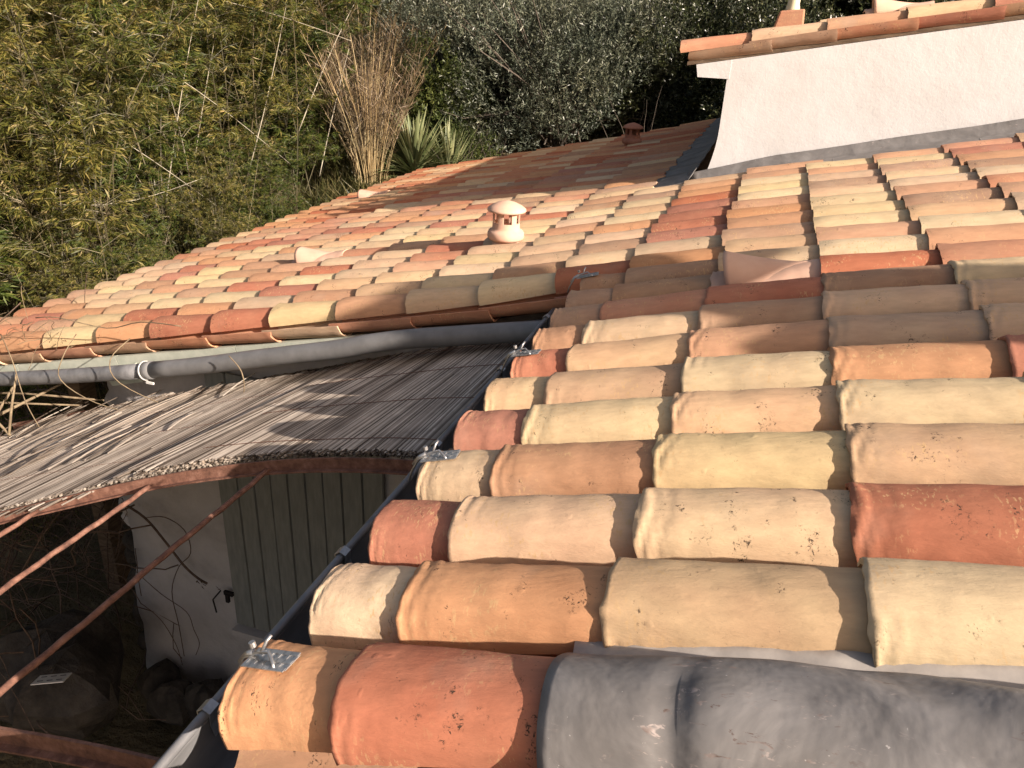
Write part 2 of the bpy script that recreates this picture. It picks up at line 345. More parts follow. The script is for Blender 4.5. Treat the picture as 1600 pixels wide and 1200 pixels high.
for j in range(nz): ff.append((j, j+1, b+j+1, b+j))
for i in range(nx): ff.append((i*(nz+1)+nz, (i+1)*(nz+1)+nz, b+(i+1)*(nz+1)+nz, b+i*(nz+1)+nz))
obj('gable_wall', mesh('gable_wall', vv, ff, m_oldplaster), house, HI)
mb = MB(); mb.hexa([(-3.28, 3.26, -3.9), (-.08, 3.26, -3.9), (-.08, 10.9, -3.9), (-3.28, 10.9, -3.9), (-3.28, 3.26, gtop(-3.28)), (-.08, 3.26, gtop(-.08)), (-.08, 10.9, gtop(-.08)), (-3.28, 10.9, gtop(-3.28))])
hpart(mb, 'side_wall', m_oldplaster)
# pale fascia board and soffit beam end under the verge
mb = MB()
for a, b_ in ((-4.9, -4.05), (-4.045, -3.2), (-3.195, -2.3), (-2.295, -1.35)):
    ha, hb = hs(a) - .070, hs(b_) - .070
    mb.hexa([P(a, 2.655, ha-.095), P(b_, 2.655, hb-.095), P(b_, 2.685, hb-.095), P(a, 2.685, ha-.095), P(a, 2.655, ha), P(b_, 2.655, hb), P(b_, 2.685, hb), P(a, 2.685, ha)])
hpart(mb, 'fascia_board', m_sage)
mb = MB(); mb.hexa([P(-3.30, 2.64, -.12), P(-3.05, 2.64, -.12), P(-3.05, 2.80, -.12), P(-3.30, 2.80, -.12), P(-3.34, 2.64, .0), P(-3.05, 2.64, .0), P(-3.05, 2.80, .0), P(-3.34, 2.80, .0)])
hpart(mb, 'beam_end', m_sage)
# ledge of torn plaster below the shutter, post on the porch
mb = MB(); mb.box((-2.05, 2.76, -2.92), (.95, .12, .055)); hpart(mb, 'sill', m_oldplaster)
mb = MB(); mb.hexa([(-4.30, 3.3, -3.7), (-4.16, 3.3, -3.7), (-4.16, 3.44, -3.7), (-4.30, 3.44, -3.7), (-4.26, 3.3, -1.2), (-4.14, 3.3, -1.2), (-4.14, 3.44, -1.2), (-4.26, 3.44, -1.2)])
hpart(mb, 'porch_post', m_dark)
# shutter
sh = obj('shutter', None, house, HI)
mb = MB(); mb.box((-1.93, 2.766, -1.25), (1.12, .012, .07)); mb.box((-1.93, 2.766, -2.55), (1.12, .012, .08))
me = mesh('shutter', mb.v, mb.f, m_shutter, False); bpy.data.objects.remove(sh); sh = obj('shutter', me, house, HI)
xp = -2.52
plank0 = None
for k, wd in enumerate((.15, .125, .125, .125, .125, .125, .13, .14, .14)):
    mb = MB(); x0, x1 = xp + .002, xp + wd - .002; y1 = 2.752 + (k % 3)*.002
    q = .005
    vs = [(x0, 2.766, -2.875), (x1, 2.766, -2.875), (x1, 2.766, -.9), (x0, 2.766, -.9), (x0+q, y1-.004, -2.87), (x1-q, y1-.004, -2.87), (x1-q, y1-.004, -.9), (x0+q, y1-.004, -.9)]
    mb.add(vs, [(4, 5, 6, 7)[::1], (0, 1, 5, 4), (1, 2, 6, 5), (2, 3, 7, 6), (3, 0, 4, 7), (3, 2, 1, 0)])
    mb.build('plank', m_shutter, sh); xp += wd
mb = MB(); mb.box((-2.54, 2.735, -2.60), (.07, .02, .03)); mb.box((-2.55, 2.73, -2.64), (.025, .02, .07)); mb.build('hinge', m_black, sh)

# ---- tiles
roof = obj('roof', mesh('roof', [P(-4.9, 2.9, hs(-4.9)-.071), P(-.2, 2.9, -.071), P(-.2, 5.5, -.071), P(-4.9, 5.5, hs(-4.9)-.071)], [(0, 1, 2, 3)], m_dark), house, HI)
course_b = [1.1925, .795, .3975, -.02, -.40, -.80, -1.235, -1.665, -2.09, -2.52, -2.97, -3.42, -3.87, -4.28, -4.68, -5.04]
rowcol = {0: 'OR', 1: 'COCY', 2: 'RPCRY', 3: 'CPYPO', 4: 'RYPYC', 5: 'CPYORP', 6: 'RPOPPC', 7: 'OCBPPO', 8: 'BTRBYP', 9: 'BBPRTO', 10: 'BBCYOY'}
rowcol[0] = 'OR'; rowcol[3] = 'COYPP'
rowb = {11: 'Y,O,P,O,R,Y,C,O,Y,R,R,O,Y,O,O,T', 12: 'P,Y,B,C,C,B,Y,P,O,C,O,R,Y,O,T,R', 13: 'B,Y,O,R,B,P,C,C,P,R,Y,Y,P,O,R,O', 14: 'O,Y,O,R,P,P,Y,O,C,Y,R,B,Y,C,O,T'}
for rr_, cc_ in ((15, 'C,P,O,R,O,C,P,T'), (16, 'C,B,Y,R,Y,O,C,R'), (17, 'B,P,Y,R,P,P,Y,O'), (18, 'Y,O,Y,O,Y,Y,C,C'), (19, 'O,Y,O,O,B,B,R,Y'), (20, 'C,O,C,R,R,Y,O,P')): rowb[rr_] = cc_
SKIP = {(10, 2): 'hood'}
covers = []     # (key, u, e, colour)
for i in range(0, 45):
    je = rnd.uniform(-.006, .006)
    if i <= 10:
        cs_ = [UE] + [(j-1)*CX for j in range(1, 13)]
        if i == 0: cs_ = [UE - .02, 0.0]
        for j, u in enumerate(cs_):
            if (i, j) == (9, 2): continue
            s_ = rowcol[i]; col = s_[j] if j < len(s_) else rnd.choice('CYPOYBRCP')
            if u > 4.7: continue
            covers.append([i, j, u + rnd.uniform(-.008, .008) * (j > 0), i*RS + je, col])
    else:
        off = rnd.uniform(-.02, .02)
        cb = [1.1925 + CX*k for k in range(8, 0, -1)] + course_b
        if i > 20: cb = [u for u in cb if u < -.45]
        if i == 20: cb = [u for u in cb if u < .7]
        l0 = rowb.get(i, '').split(',')
        for k, u in enumerate(cb):
            kk = k - 8 if i < 20 else (k - 2 if i == 20 else k + 5)
            col = l0[kk] if (0 <= kk < len(l0) and l0[kk]) else rnd.choice('YYCOOOTPRYOCPB' if i < 21 else 'OORTTRBCOTP')
            if u == -5.04: u += rnd.uniform(-.02, .05)
            covers.append([i, k, u + (off + rnd.uniform(-.01, .01))*(1 if u < .7 else .3), i*RS + je, col])
CP = Vector(CAMP)
def cdist(u, e): return (P(u + .2, e + .1, hs(u)) - CP).length
def inview(u, e):
    p = P(u + .2, e + .1, hs(u)) - CP
    x = p.x*RW[0][0] + p.y*RW[1][0] + p.z*RW[2][0]; y = p.x*RW[0][1] + p.y*RW[1][1] + p.z*RW[2][1]; z = p.x*RW[0][2] + p.y*RW[1][2] + p.z*RW[2][2]
    return z > .1 and abs(x/z) < .80 and abs(y/z) < .62
HOODS = [(.3975, 9*RS), (-2.94, 17*RS), (-4.62, 33*RS)]
covers = [c_ for c_ in covers if not any(abs(c_[2]-hu) < .21 and abs(c_[3]-he) < .05 for hu, he in HOODS[1:])]
covers.sort(key=lambda c_: cdist(c_[2], c_[3]) + (0 if inview(c_[2], c_[3]) else 100))
mcache = {}
def tile_mesh(kind, k, vf):
    key = (kind, k)
    if key not in mcache: mcache[key] = mesh(kind, vf[0], vf[1], TM['C'])
    return mcache[key]
def tile_matrix(u, e, h=0., dy=.1025, jit=1.):
    sl_ = (hs(u + .4) - hs(u))/.4
    m_ = Matrix.Translation((u, e + dy, hs(u) + h)) @ Matrix.Rotation(math.radians(rnd.uniform(-.9, .9))*jit, 4, 'Z') @ Matrix.Rotation(-math.atan(sl_), 4, 'Y') @ Matrix.Rotation(math.radians(rnd.uniform(-1.5, 1.5))*jit, 4, 'X')
    return ROOFM @ m_
def join_arr(lst):
    V, F, MI = [], [], []; n = 0
    for (v_, f_), mw, mi in lst:
        A = np.array(mw); V.append(v_ @ A[:3, :3].T + A[:3, 3]); F.append(f_ + n); n += len(v_); MI.append(np.full(len(f_), mi))
    return np.concatenate(V), np.concatenate(F), np.concatenate(MI)
ck = 'CYPORBT'; far = []; tile_n = 0
for n_, (i, j, u, e, col) in enumerate(covers):
    mw = tile_matrix(u, e, rnd.uniform(-.001, .002))
    if i <= 10 and j == 0: mw = mw @ Matrix.Diagonal((.62, 1, 1, 1))
    if n_ < 300:
        d = cdist(u, e)
        if d < 3.1: k = rnd.randrange(9); me = tile_mesh('cover_tile', ('h', k), cover_hi[k])
        else: k = rnd.randrange(4); me = tile_mesh('cover_tile', ('m', k), cover_md[k])
        o = obj('cover_tile', me, roof, mw); tile_n += 1
        o.material_slots[0].link = 'OBJECT'; o.material_slots[0].material = TM[col]
    else:
        far.append(((cover_md if cdist(u, e) < 5 else cover_lo)[rnd.randrange(3)], mw, ck.index(col)))
V, F, MI = join_arr(far)
o = obj('cover_tile_field', mesh('cover_tile_field', V, F, [TMF[k] for k in ck], True, MI), roof); tag(o, kind='stuff')
# channel tiles between the rows of covers
chs = []
for i in range(0, 46):
    e = i*RS - .125
    if i <= 10: us = [UE - .035 + .3975*k for k in range(0, 13)]
    else: us = [u + .03 for u in ([1.1925 + CX*k for k in range(8, 0, -1)] + course_b)]
    if i > 20: us = [u for u in us if u < -.42]
    if i == 45: continue
    for u in us: chs.append((u + rnd.uniform(-.012, .012), e, i))
chs.sort(key=lambda q: cdist(q[0], q[1]) + (0 if inview(q[0], q[1]) else 100))
far = []; verge = [q for q in chs if q[2] in (0, 11)]
for n_, (u, e, i) in enumerate(chs):
    vg = (i == 11 and u < -.3) or (i == 0)
    mw = ROOFM @ Matrix.Translation((u, e + .1025 + (0 if vg else 0), hs(u) + (.012 if vg else .02) + rnd.uniform(-.003, .003))) @ Matrix.Rotation(math.radians(rnd.uniform(-1.2, 1.2)), 4, 'Z') @ Matrix.Rotation(-math.atan((hs(u+.4)-hs(u))/.4) + math.radians(rnd.uniform(0, 1.2)*vg), 4, 'Y')
    col = rnd.choice('TORBPT')
    if (vg and inview(u, e)) or n_ < 230:
        k = rnd.randrange(3); o = obj('channel_tile', tile_mesh('channel_tile', k, chan_hi[k]), roof, mw)
        o.material_slots[0].link = 'OBJECT'; o.material_slots[0].material = TM[col]
    else: far.append((chan_lo[rnd.randrange(2)], mw, ck.index(col)))
V, F, MI = join_arr(far)
tag(obj('channel_tile_field', mesh('channel_tile_field', V, F, [TMF[k] for k in ck], True, MI), roof), kind='stuff')

# ---- lead over the near verge, mortar fillet behind it, lead flashings round the dormer
def grid_sheet(fn, nu, nv, name, mat, parent, th=.003):
    vv = [fn(a/(nu-1), b/(nv-1)) for a in range(nu) for b in range(nv)]
    ff = [(a*nv+b, (a+1)*nv+b, (a+1)*nv+b+1, a*nv+b+1) for a in range(nu-1) for b in range(nv-1)]
    o = obj(name, mesh(name, vv, ff, mat), parent, HI if parent is house else None)
    md = o.modifiers.new('thick', 'SOLIDIFY'); md.thickness = th; md.offset = 0
    return o
def lead_fn(a, b):
    u = .352 + a*4.2
    ang = math.pi*(.13 + .57*min(b/.62, 1))
    r_ = .096 + .004*math.sin(u*3.1) + .004*min(1, (u-.35)/.6)
    if u < .5: r_ += .004*(1 - (u - .385)/.115)
    e = .100 + math.cos(ang)*r_*1.12; h = math.sin(ang)**.85*r_*.98
    cre = .010*math.exp(-((u-.555 + .03*b)/.022)**2) * min(1, b/.4) + .006*math.exp(-((u - 1.02 - .05*b)/.05)**2)
    h += .0022*math.sin(u*11 + b*5) + .0015*math.sin(u*31 - b*9) + .0035*math.sin(u*9.3 + 4.1*math.sin(b*4)) + .002*math.sin(u*19 - b*17 + math.sin(u*7)*2) - cre*.8 - .008; e += .003*math.sin(u*7 + b*5) + cre*.6
    if b > .62:
        q = (b - .62)/.38; e -= .10*q; h -= .17*q*q + .06*q
    return P(u, e, hs(u) + h - .006*min(a*12, 3))
grid_sheet(lead_fn, 260, 60, 'lead_capping', m_lead, house, .004)
def mort_fn(a, b):
    u = .34 + a*4.2; w_ = .003*math.sin(u*40) + .003*math.sin(u*13)
    return P(u, .262 - .085*b + w_, hs(u) + .022 - .03*b + .002*math.sin(u*60 + b*5))
grid_sheet(mort_fn, 120, 6, 'mortar_fillet', m_mortar, house, .012)
# flashings
def fl_fn(a, b):
    u = -.06 + a*4.4; e = 5.25 + .31*min(b/.8, 1); h = -.04 + .045*b + (.055*(b-.8)/.2 if b > .8 else 0)
    return P(u, e + .003*math.sin(u*9)*(1-b), hs(u) + h + .035 + .002*math.sin(u*7 + b*4))
grid_sheet(fl_fn, 60, 9, 'wall_flashing', m_lead, house, .003)
mb = MB()
for k in range(4):
    u = .92*k + .98; mb.tube([P(u, 5.26, hs(u)+.003), P(u+.01, 5.55, hs(u)+.022)], .006, 6)
hpart(mb, 'flashing_seam', m_lead)
for k in range(13):
    e0 = 5.33 + k*.45
    def ff_(a, b, e0=e0):
        e = e0 + a*.47; u = -.33 + .34*b; return P(u, e, .045 + .016*a + .02*b + .005*math.sin(e*11 + b*5) + (.04*(b-.85)/.15 if b > .85 else 0))
    grid_sheet(ff_, 5, 8, 'lead_soaker', m_lead, house, .004)

# ------------------------------------------------------------------ the dormer
dorm = tag(empty('dormer', (1.5, 5.6, 0)), 'white plastered dormer wall with its own little tile roof rising right', 'dormer')
DI = Matrix.Translation((-1.5, -5.6, 0))
DS = (1.27 - .88)/(1.92 + .13)             # pitch of its roof
def dtop(x): return .90 + DS*(x + .13) - .045
vv = []; ff = []; nz = 12; nx = 26; X1 = 4.6
def dxl(t):  # left edge: flared foot
    return .105 - .06*max(0, 1 - t/.40)**1.8
def dbot(x):
    u = x/c17; return P(u, 0, hs(u) + .065).z
for i in range(nx+1):
    for j in range(nz+1):
        t = j/nz; xl = dxl(t); x = xl + (X1 - xl)*(i/nx)**1.2; zb = dbot(x) - .03; z = zb + (dtop(x) - zb)*t
        vv.append((x, 5.6, z))
for i in range(nx):
    for j in range(nz): ff.append((i*(nz+1)+j, (i+1)*(nz+1)+j, (i+1)*(nz+1)+j+1, i*(nz+1)+j+1))
b = len(vv); vv += [(x, 10.9, z) for (x, y, z) in vv]; ff += [tuple(b+i for i in q[::-1]) for q in ff]
for j in range(nz): ff.append((j, j+1, b+j+1, b+j))
for i in range(nx): ff.append((i*(nz+1)+nz, (i+1)*(nz+1)+nz, b+(i+1)*(nz+1)+nz, b+i*(nz+1)+nz))
obj('wall', mesh('wall', vv, ff, m_plaster, False), dorm, DI)
mb = MB(); mb.hexa([(-.11, 5.597, .77), (.12, 5.597, .77), (.12, 10.9, .77), (-.11, 10.9, .77), (-.13, 5.597, dtop(-.13)), (.12, 5.597, dtop(.12)), (.12, 10.9, dtop(.12)), (-.13, 10.9, dtop(-.13))])
mb.build('eave_corbel', m_plaster, dorm, False, DI)
mb = MB(); mb.hexa([(-.2, 5.62, dtop(-.2)+.003), (4.7, 5.62, dtop(4.7)+.003), (4.7, 11., dtop(4.7)+.003), (-.2, 11., dtop(-.2)+.003), (-.2, 5.62, dtop(-.2)+.03), (4.7, 5.62, dtop(4.7)+.03), (4.7, 11., dtop(4.7)+.03), (-.2, 11., dtop(-.2)+.03)])
mb.build('roof_deck', m_dark, dorm, False, DI)
dang = math.atan(DS)
dcol = 'OCCTPBOOPRC'
for r_ in range(7):
    for k in range(9):
        x = -.30 + k*.50 + (.02 if r_ == 0 else rnd.uniform(-.02, .02)); y = 5.580 + r_*.27
        mw = DI @ Matrix.Translation((x + (.08 if k == 0 else -.14*0), y + .1025, dtop(x) + .108)) @ Matrix.Rotation(-dang + math.radians(rnd.uniform(-.6, .6)), 4, 'Y')
        sc = Matrix.Diagonal((1.18, 1, 1.15, 1))
        k2 = rnd.randrange(3); o = obj('channel_tile', tile_mesh('channel_tile', k2, chan_hi[k2]), dorm, mw @ sc)
        o.material_slots[0].link = 'OBJECT'; o.material_slots[0].material = TM[rnd.choice('BTBRB')]
        if r_ == 3 and k == 3: continue
        mw = DI @ Matrix.Translation((x + .02, y + .14, dtop(x) + .100)) @ Matrix.Rotation(-dang + math.radians(rnd.uniform(-.6, .6)), 4, 'Y')
        k2 = rnd.randrange(4); o = obj('cover_tile', tile_mesh('cover_tile', ('m', k2), cover_md[k2]), dorm, mw @ Matrix.Diagonal((1.18, 1, .9, 1)))
        o.material_slots[0].link = 'OBJECT'; o.material_slots[0].material = TM[('TPOCRPOCO' if r_ == 0 else rnd.choice(['C', 'P', 'O', 'B', 'R', 'Y'])*9)[k]]

# ------------------------------------------------------------------ roof vents
def vent(name, u, e, s, mat, label, clay):
    p = P(u, e, hs(u) + .09); root = empty(name, p); tag(root, label, 'roof vent')
    mb = MB(); mb.lathe([(.0, -.10), (.088*s, -.10), (.088*s, .012*s), (.0, .012*s)], 28); mb.build('collar', clay, root, True)
    mb = MB(); mb.lathe([(.085*s, .002), (.112*s, .005*s), (.120*s, .02*s), (.120*s, .045*s), (.112*s, .062*s), (.094*s, .068*s), (.090*s, .080*s), (.089*s, .115*s)], 36)
    mb.lathe([(.078*s, .115*s), (.076*s, .02*s)], 36); 
    mb.lathe([(.089*s, .115*s), (.078*s, .115*s)], 36); mb.build('body', mat, root, True)
    for k in range(6):                      # the posts between the openings
        a0 = math.radians(60*k + 12); a1 = math.radians(60*k + 36); mb = MB(); v_ = []
        n_ = 5
        for z in (.114*s, .196*s):
            for rr in (.089*s, .078*s):
                for q in range(n_): a = a0 + (a1-a0)*q/(n_-1); v_.append((rr*math.cos(a), rr*math.sin(a), z))
        f_ = [(q, q+1, 2*n_+q+1, 2*n_+q) for q in range(n_-1)] + [(n_+q+1, n_+q, 3*n_+q, 3*n_+q+1) for q in range(n_-1)] + [(n_, 0, 2*n_, 3*n_), (n_-1, 2*n_-1, 4*n_-1, 3*n_-1)]
        mb.add(v_, f_); mb.build('post', mat, root, False)
    mb = MB(); mb.lathe([(.0, .190*s), (.09*s, .190*s), (.10*s, .188*s), (.120*s, .186*s), (.128*s, .193*s), (.124*s, .204*s), (.10*s, .222*s), (.06*s, .241*s), (.022*s, .252*s), (.0, .254*s)], 36)
    mb.build('cap', mat, root, True)
    return root
vent('roof_vent', -1.07, 4.02, 1.0, m_cowl, 'pale pink clay vent cowl with square openings standing on the sunlit tiles', m_cowl)
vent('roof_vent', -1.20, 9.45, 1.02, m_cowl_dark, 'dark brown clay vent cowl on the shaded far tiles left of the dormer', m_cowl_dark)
def hood_tile(u, e, label, mat, world=None):
    root = empty('vent_tile', P(u, e + .1, hs(u) - .005) if world is None else world[0]); root.rotation_euler = (0, -TH if world is None else -world[1], 0)
    tag(root, label, 'vent tile', 'clay vent tiles with a scoop')
    v_, f_ = cover_hi[1]; v_ = v_*np.array([.92, 1, .95]); obj('tile', mesh('tile', v_, f_, mat), root)
    # scoop: an open-mouthed half cone, mouth downslope
    nu_, nv_ = 16, 18; V = []
    for a in range(nu_):
        t = a/(nu_-1); x = .06 + .30*t
        rad = .098*(1 - t**1.6) + .012; top = .105 + .070*(1 - t)**1.35*(1 - .12*t) - .02*t
        for b_ in range(nv_):
            q = math.pi*b_/(nv_-1); V.append((x - .012*math.sin(q)*0, -math.cos(q)*rad, .045 + math.sin(q)**.8*(top - .045)))
    F = [(a*nv_+b_, a*nv_+b_+1, (a+1)*nv_+b_+1, (a+1)*nv_+b_)[::-1] for a in range(nu_-1) for b_ in range(nv_-1)]
    o = obj('scoop', mesh('scoop', V, F, mat), root); md = o.modifiers.new('t', 'SOLIDIFY'); md.thickness = .009; md.offset = -1
    return root
hood_tile(.3975, 9*RS, 'pale clay vent tile with a scoop, half in shade among the near tiles', m_cowl)
hood_tile(-2.94, 17*RS, 'pink clay vent tile with a scoop left of the pale vent cowl', m_cowl)
hood_tile(-4.62, 33*RS, 'small pale vent tile at the far left edge of the roof', m_cowl)
hood_tile(0, 0, 'vent tile with a scoop on top of the dormer roof', m_cowl, ((1.0, 6.1, dtop(1.0) + .12), dang))
# terracotta base and cream pipe on the dormer roof
bp = empty('flue', (.48, 5.83, dtop(.48) + .10)); tag(bp, 'cream flue pipe rising from a square terracotta base on the dormer', 'flue')
mb = MB(); mb.hexa([(-.13, -.09, -.02), (.10, -.09, .0), (.10, .10, .0), (-.13, .10, -.02), (-.085, -.07, .17), (.085, -.07, .19), (.085, .08, .19), (-.085, .08, .17)])
o = mb.build('base', TM['T'], bp); bv = o.modifiers.new('b', 'BEVEL'); bv.width = .012; bv.segments = 2
mb = MB(); mb.lathe([(.0, .15), (.052, .15), (.05, .19), (.042, .22), (.042, 1.1), (0, 1.1)], 20); mb.build('pipe', m_cream, bp, True)

# off to the right, upslope of the frame: an unseen chimney, added to throw the wide shadow across the tiles
ch = empty('chimney', P(4.35, .72, 0)); tag(ch, 'unseen chimney added on the upper roof for its shadow', 'chimney')
CHI = Matrix.Translation(-P(4.35, .72, 0))
mb = MB(); z0 = P(4.35, 0, -.3).z; cx = P(4.35, 0, 0).x; zt = P(4.35, 0, 0).z
mb.box((cx, .785, (z0 + zt + .70)/2), (.50, .67, zt + .70 - z0)); mb.build('stack', m_oldplaster, ch, False, CHI)
mb = MB(); mb.box((cx, .86, zt + .80), (.46, .34, .20)); mb.build('upper_stack', m_oldplaster, ch, False, CHI)
mb = MB(); mb.hexa([(cx-.2, .92, zt+.901), (cx+.2, .92, zt+.901), (cx+.2, 1.44, zt+.901), (cx-.2, 1.44, zt+.901), (cx-.2, .96, zt+1.15), (cx+.2, .96, zt+1.15), (cx+.2, 1.54, zt+1.15), (cx-.2, 1.54, zt+1.15)]); mb.build('cowl', TM['T'], ch, False, CHI)  # blocks stepped and offset to give the shadow its outline

# ------------------------------------------------------------------ gutter
GX, GZ = -.265, -.165; GR = .078
gut = tag(empty('gutter', (GX, 1.2, GZ)), 'long grey zinc gutter hanging along the near eave', 'gutter'); GI = Matrix.Translation((-GX, -1.2, -GZ))
prof = []
for k in range(15):
    a = math.pi*(1.0 + k/14.0); prof.append((GX + GR*math.cos(a), GZ + GR*math.sin(a)*1.12))
prof = [(GX - GR, GZ + .014)] + prof + [(GX + GR, GZ + .04)]
inner = [(GX + (x - GX)*.975, z + .0016) for x, z in prof][::-1]
loop = prof + inner; n = len(loop); ysg = np.linspace(-1.4, 2.63, 60); vv = []; ff = []
for y in ysg:
    w_ = .0018*math.sin(y*5) + .001*math.sin(y*13)
    vv += [(x + w_, y, z + w_*.5) for x, z in loop]
for i in range(len(ysg)-1): ff += [(i*n+k, i*n+(k+1) % n, (i+1)*n+(k+1) % n, (i+1)*n+k) for k in range(n)]
ff += [tuple(range(n)), tuple((len(ysg)-1)*n + k for k in range(n))[::-1]]
obj('trough', mesh('trough', vv, ff, m_zinc_in), gut, GI)
mb = MB(); mb.tube([(GX - GR - .005, y, GZ + .016 + .0012*math.sin(y*5)) for y in np.linspace(-1.4, 2.63, 30)], .010, 10); mb.build('bead', m_zinc, gut, True, GI)
mb = MB(); mb.add([(x, 2.631, z) for x, z in prof] + [(x, 2.637, z) for x, z in prof], [tuple(range(len(prof))), tuple(range(2*len(prof)-1, len(prof)-1, -1))] + [(k, (k+1) % len(prof), len(prof) + (k+1) % len(prof), len(prof)+k)[::-1] for k in range(len(prof))])
mb.build('end_cap', m_zinc, gut, False, GI)
for y in (.115, .63, 1.22, 1.85, 2.5, -.5):
    mb = MB(); pts = [(GX - GR - .012 + .0, y, GZ + .005)] + [(GX + (GR+.004)*math.cos(math.pi*(1+k/12)), y, GZ - .003 + (GR+.004)*math.sin(math.pi*(1+k/12))*1.12) for k in range(13)]
    v_ = []
    for (x, yy, z) in pts: v_ += [(x, yy-.014, z), (x, yy+.014, z)]
    mb.add(v_, [(2*k, 2*k+1, 2*k+3, 2*k+2) for k in range(len(pts)-1)])
    # the strap folded over the bead, with its tongue down the inside
    pt = [(GX-GR-.017, GZ+.006), (GX-GR-.018, GZ+.022), (GX-GR-.006, GZ+.031), (GX-GR+.008, GZ+.024), (GX-GR+.006, GZ-.004), (GX-GR+.014, GZ-.030)]
    v_ = []
    for x, z in pt: v_ += [(x, y-.014, z), (x, y+.014, z)]
    mb.add(v_, [(2*k, 2*k+1, 2*k+3, 2*k+2) for k in range(len(pt)-1)])
    o = mb.build('bracket', m_galv, gut, False, GI); md = o.modifiers.new('t', 'SOLIDIFY'); md.thickness = .0025

# ------------------------------------------------------------------ the pipe along the gable
pth = [(-.33, 2.555, -.225), (-.45, 2.555, -.25), (-.75, 2.555, -.318), (-1.08, 2.555, -.395), (-1.28, 2.553, -.452), (-1.40, 2.552, -.492), (-1.55, 2.55, -.538), (-1.95, 2.55, -.65), (-2.42, 2.55, -.785), (-3.13, 2.55, -.965), (-3.95, 2.55, -1.15), (-4.7, 2.55, -1.31)]
pipe = tag(empty('drainpipe', pth[0]), 'long grey drainpipe running under the tiled verge above the reed mat', 'pipe'); PI_ = Matrix.Translation(-Vector(pth[0]))
def smooth_path(p, n=4):
    p = [Vector(q) for q in p]; out = []
    for i in range(len(p)-1):
        a, b_, c_, d = p[max(i-1, 0)], p[i], p[i+1], p[min(i+2, len(p)-1)]
        for k in range(n):
            t = k/n; out.append(.5*((2*b_) + (c_-a)*t + (2*a-5*b_+4*c_-d)*t*t + (3*b_-a-3*c_+d)*t**3))
    return out + [p[-1]]
sp = smooth_path(pth)
k1 = next(i for i, q in enumerate(sp) if q.x < -2.70)
mb = MB(); mb.tube(sp[:k1+1], .050, 24); mb.build('pipe', m_pvc, pipe, True, PI_)
mb = MB(); mb.tube(sp[k1:], .046, 24); mb.build('end_pipe', m_zinc, pipe, True, PI_)
d = (sp[k1] - sp[k1-1]).normalized()
mb = MB(); mb.tube([sp[k1] - d*.06, sp[k1] + d*.01], .0535, 24); mb.build('socket', m_pvc, pipe, True, PI_)
def ring(c_, ax, r_, w_, name, mat, root, inv):
    mb = MB(); n_ = 24; ax = ax.normalized(); a = ax.cross(Vector((0, 0, 1))).normalized(); b_ = a.cross(ax); v_ = []
    for rr, s_ in ((r_, -1), (r_ + .004, -1), (r_ + .004, 1), (r_, 1)):
        for k in range(n_): q = 2*math.pi*k/n_; v_.append(c_ + ax*s_*w_/2 + (a*math.cos(q) + b_*math.sin(q))*rr)
    mb.add(v_, [((i*n_)+k, (i*n_)+(k+1) % n_, ((i+1) % 4)*n_+(k+1) % n_, ((i+1) % 4)*n_+k) for i in range(4) for k in range(n_)])
    return mb.build(name, mat, root, True, inv)
kc = next(i for i, q in enumerate(sp) if q.x < -2.62)
ring(sp[kc], d, .0545, .010, 'clip', m_white, pipe, PI_)
mb = MB(); mb.box(sp[kc] + Vector((.05, -.035, -.055)), (.05, .012, .012)); mb.build('clip_screw', m_white, pipe, False, PI_)

# ------------------------------------------------------------------ hooks on the eave tiles
hook_l = {.05: 'perforated metal plate with a wire prong on the nearest ochre eave tile', .80: 'metal plate with a wire prong on the cream eave tile, second nearest',
          1.55: 'small metal plate with a wire prong halfway up the eave', 2.55: 'metal plate with a wire prong at the inner corner of the gutter'}
for n_, (e, u) in enumerate(((.10, -.165), (.85, -.165), (1.60, -.165), (2.60, -.18))):
    p0 = P(u, e, .097); root = empty('tile_hook', p0, math.radians((-6, 4, -3, 8)[n_])); tag(root, list(hook_l.values())[n_], 'metal hook', 'metal hooks along the eave')
    root.rotation_euler.y = -TH
    mb = MB(); nxx, nyy = 6, 3; Lx, Ly = .095, .04     # mesh plate: bars with slots
    for k in range(nxx): mb.box((-.04 + Lx*k/(nxx-1), .0, .006 - .12*(abs(-.04 + Lx*k/(nxx-1) - .01))**1.6), (.006, Ly, .002))
    for k in range(nyy):
        y = -Ly/2 + Ly*k/(nyy-1)
        for q in range(6): xq = -.04 + Lx*(q + .5)/6; mb.box((xq, y, .006), (Lx/6 + .002, .009, .002))
    for q in range(5): xq = -.04 + Lx*(q + .5)/5; mb.box((xq, 0, .0045), (.012, Ly*.8, .0015))
    mb.build('plate', m_galv, root)
    mb = MB(); mb.tube([(-.10, .0, -.055), (-.085, .0, -.03), (-.055, .0, .004), (-.02, .0, .018), (.01, .0, .022), (.025, -.012, .010), (.03, -.018, .006)], .0032, 7)
    mb.tube([(-.008, .0, .020), (-.002, .014, .034), (.004, .022, .040)], .0032, 7); mb.tube([(-.03, .002, .016), (-.055, .006, .006), (-.075, .004, -.012)], .006, 6)
    mb.build('wire', m_galv, root, True)
    mb = MB(); mb.lathe([(0, .036), (.006, .036), (.006, .046), (0, .046)], 10, (-.028, .004, -.01)); mb.build('bolt', m_galv, root)

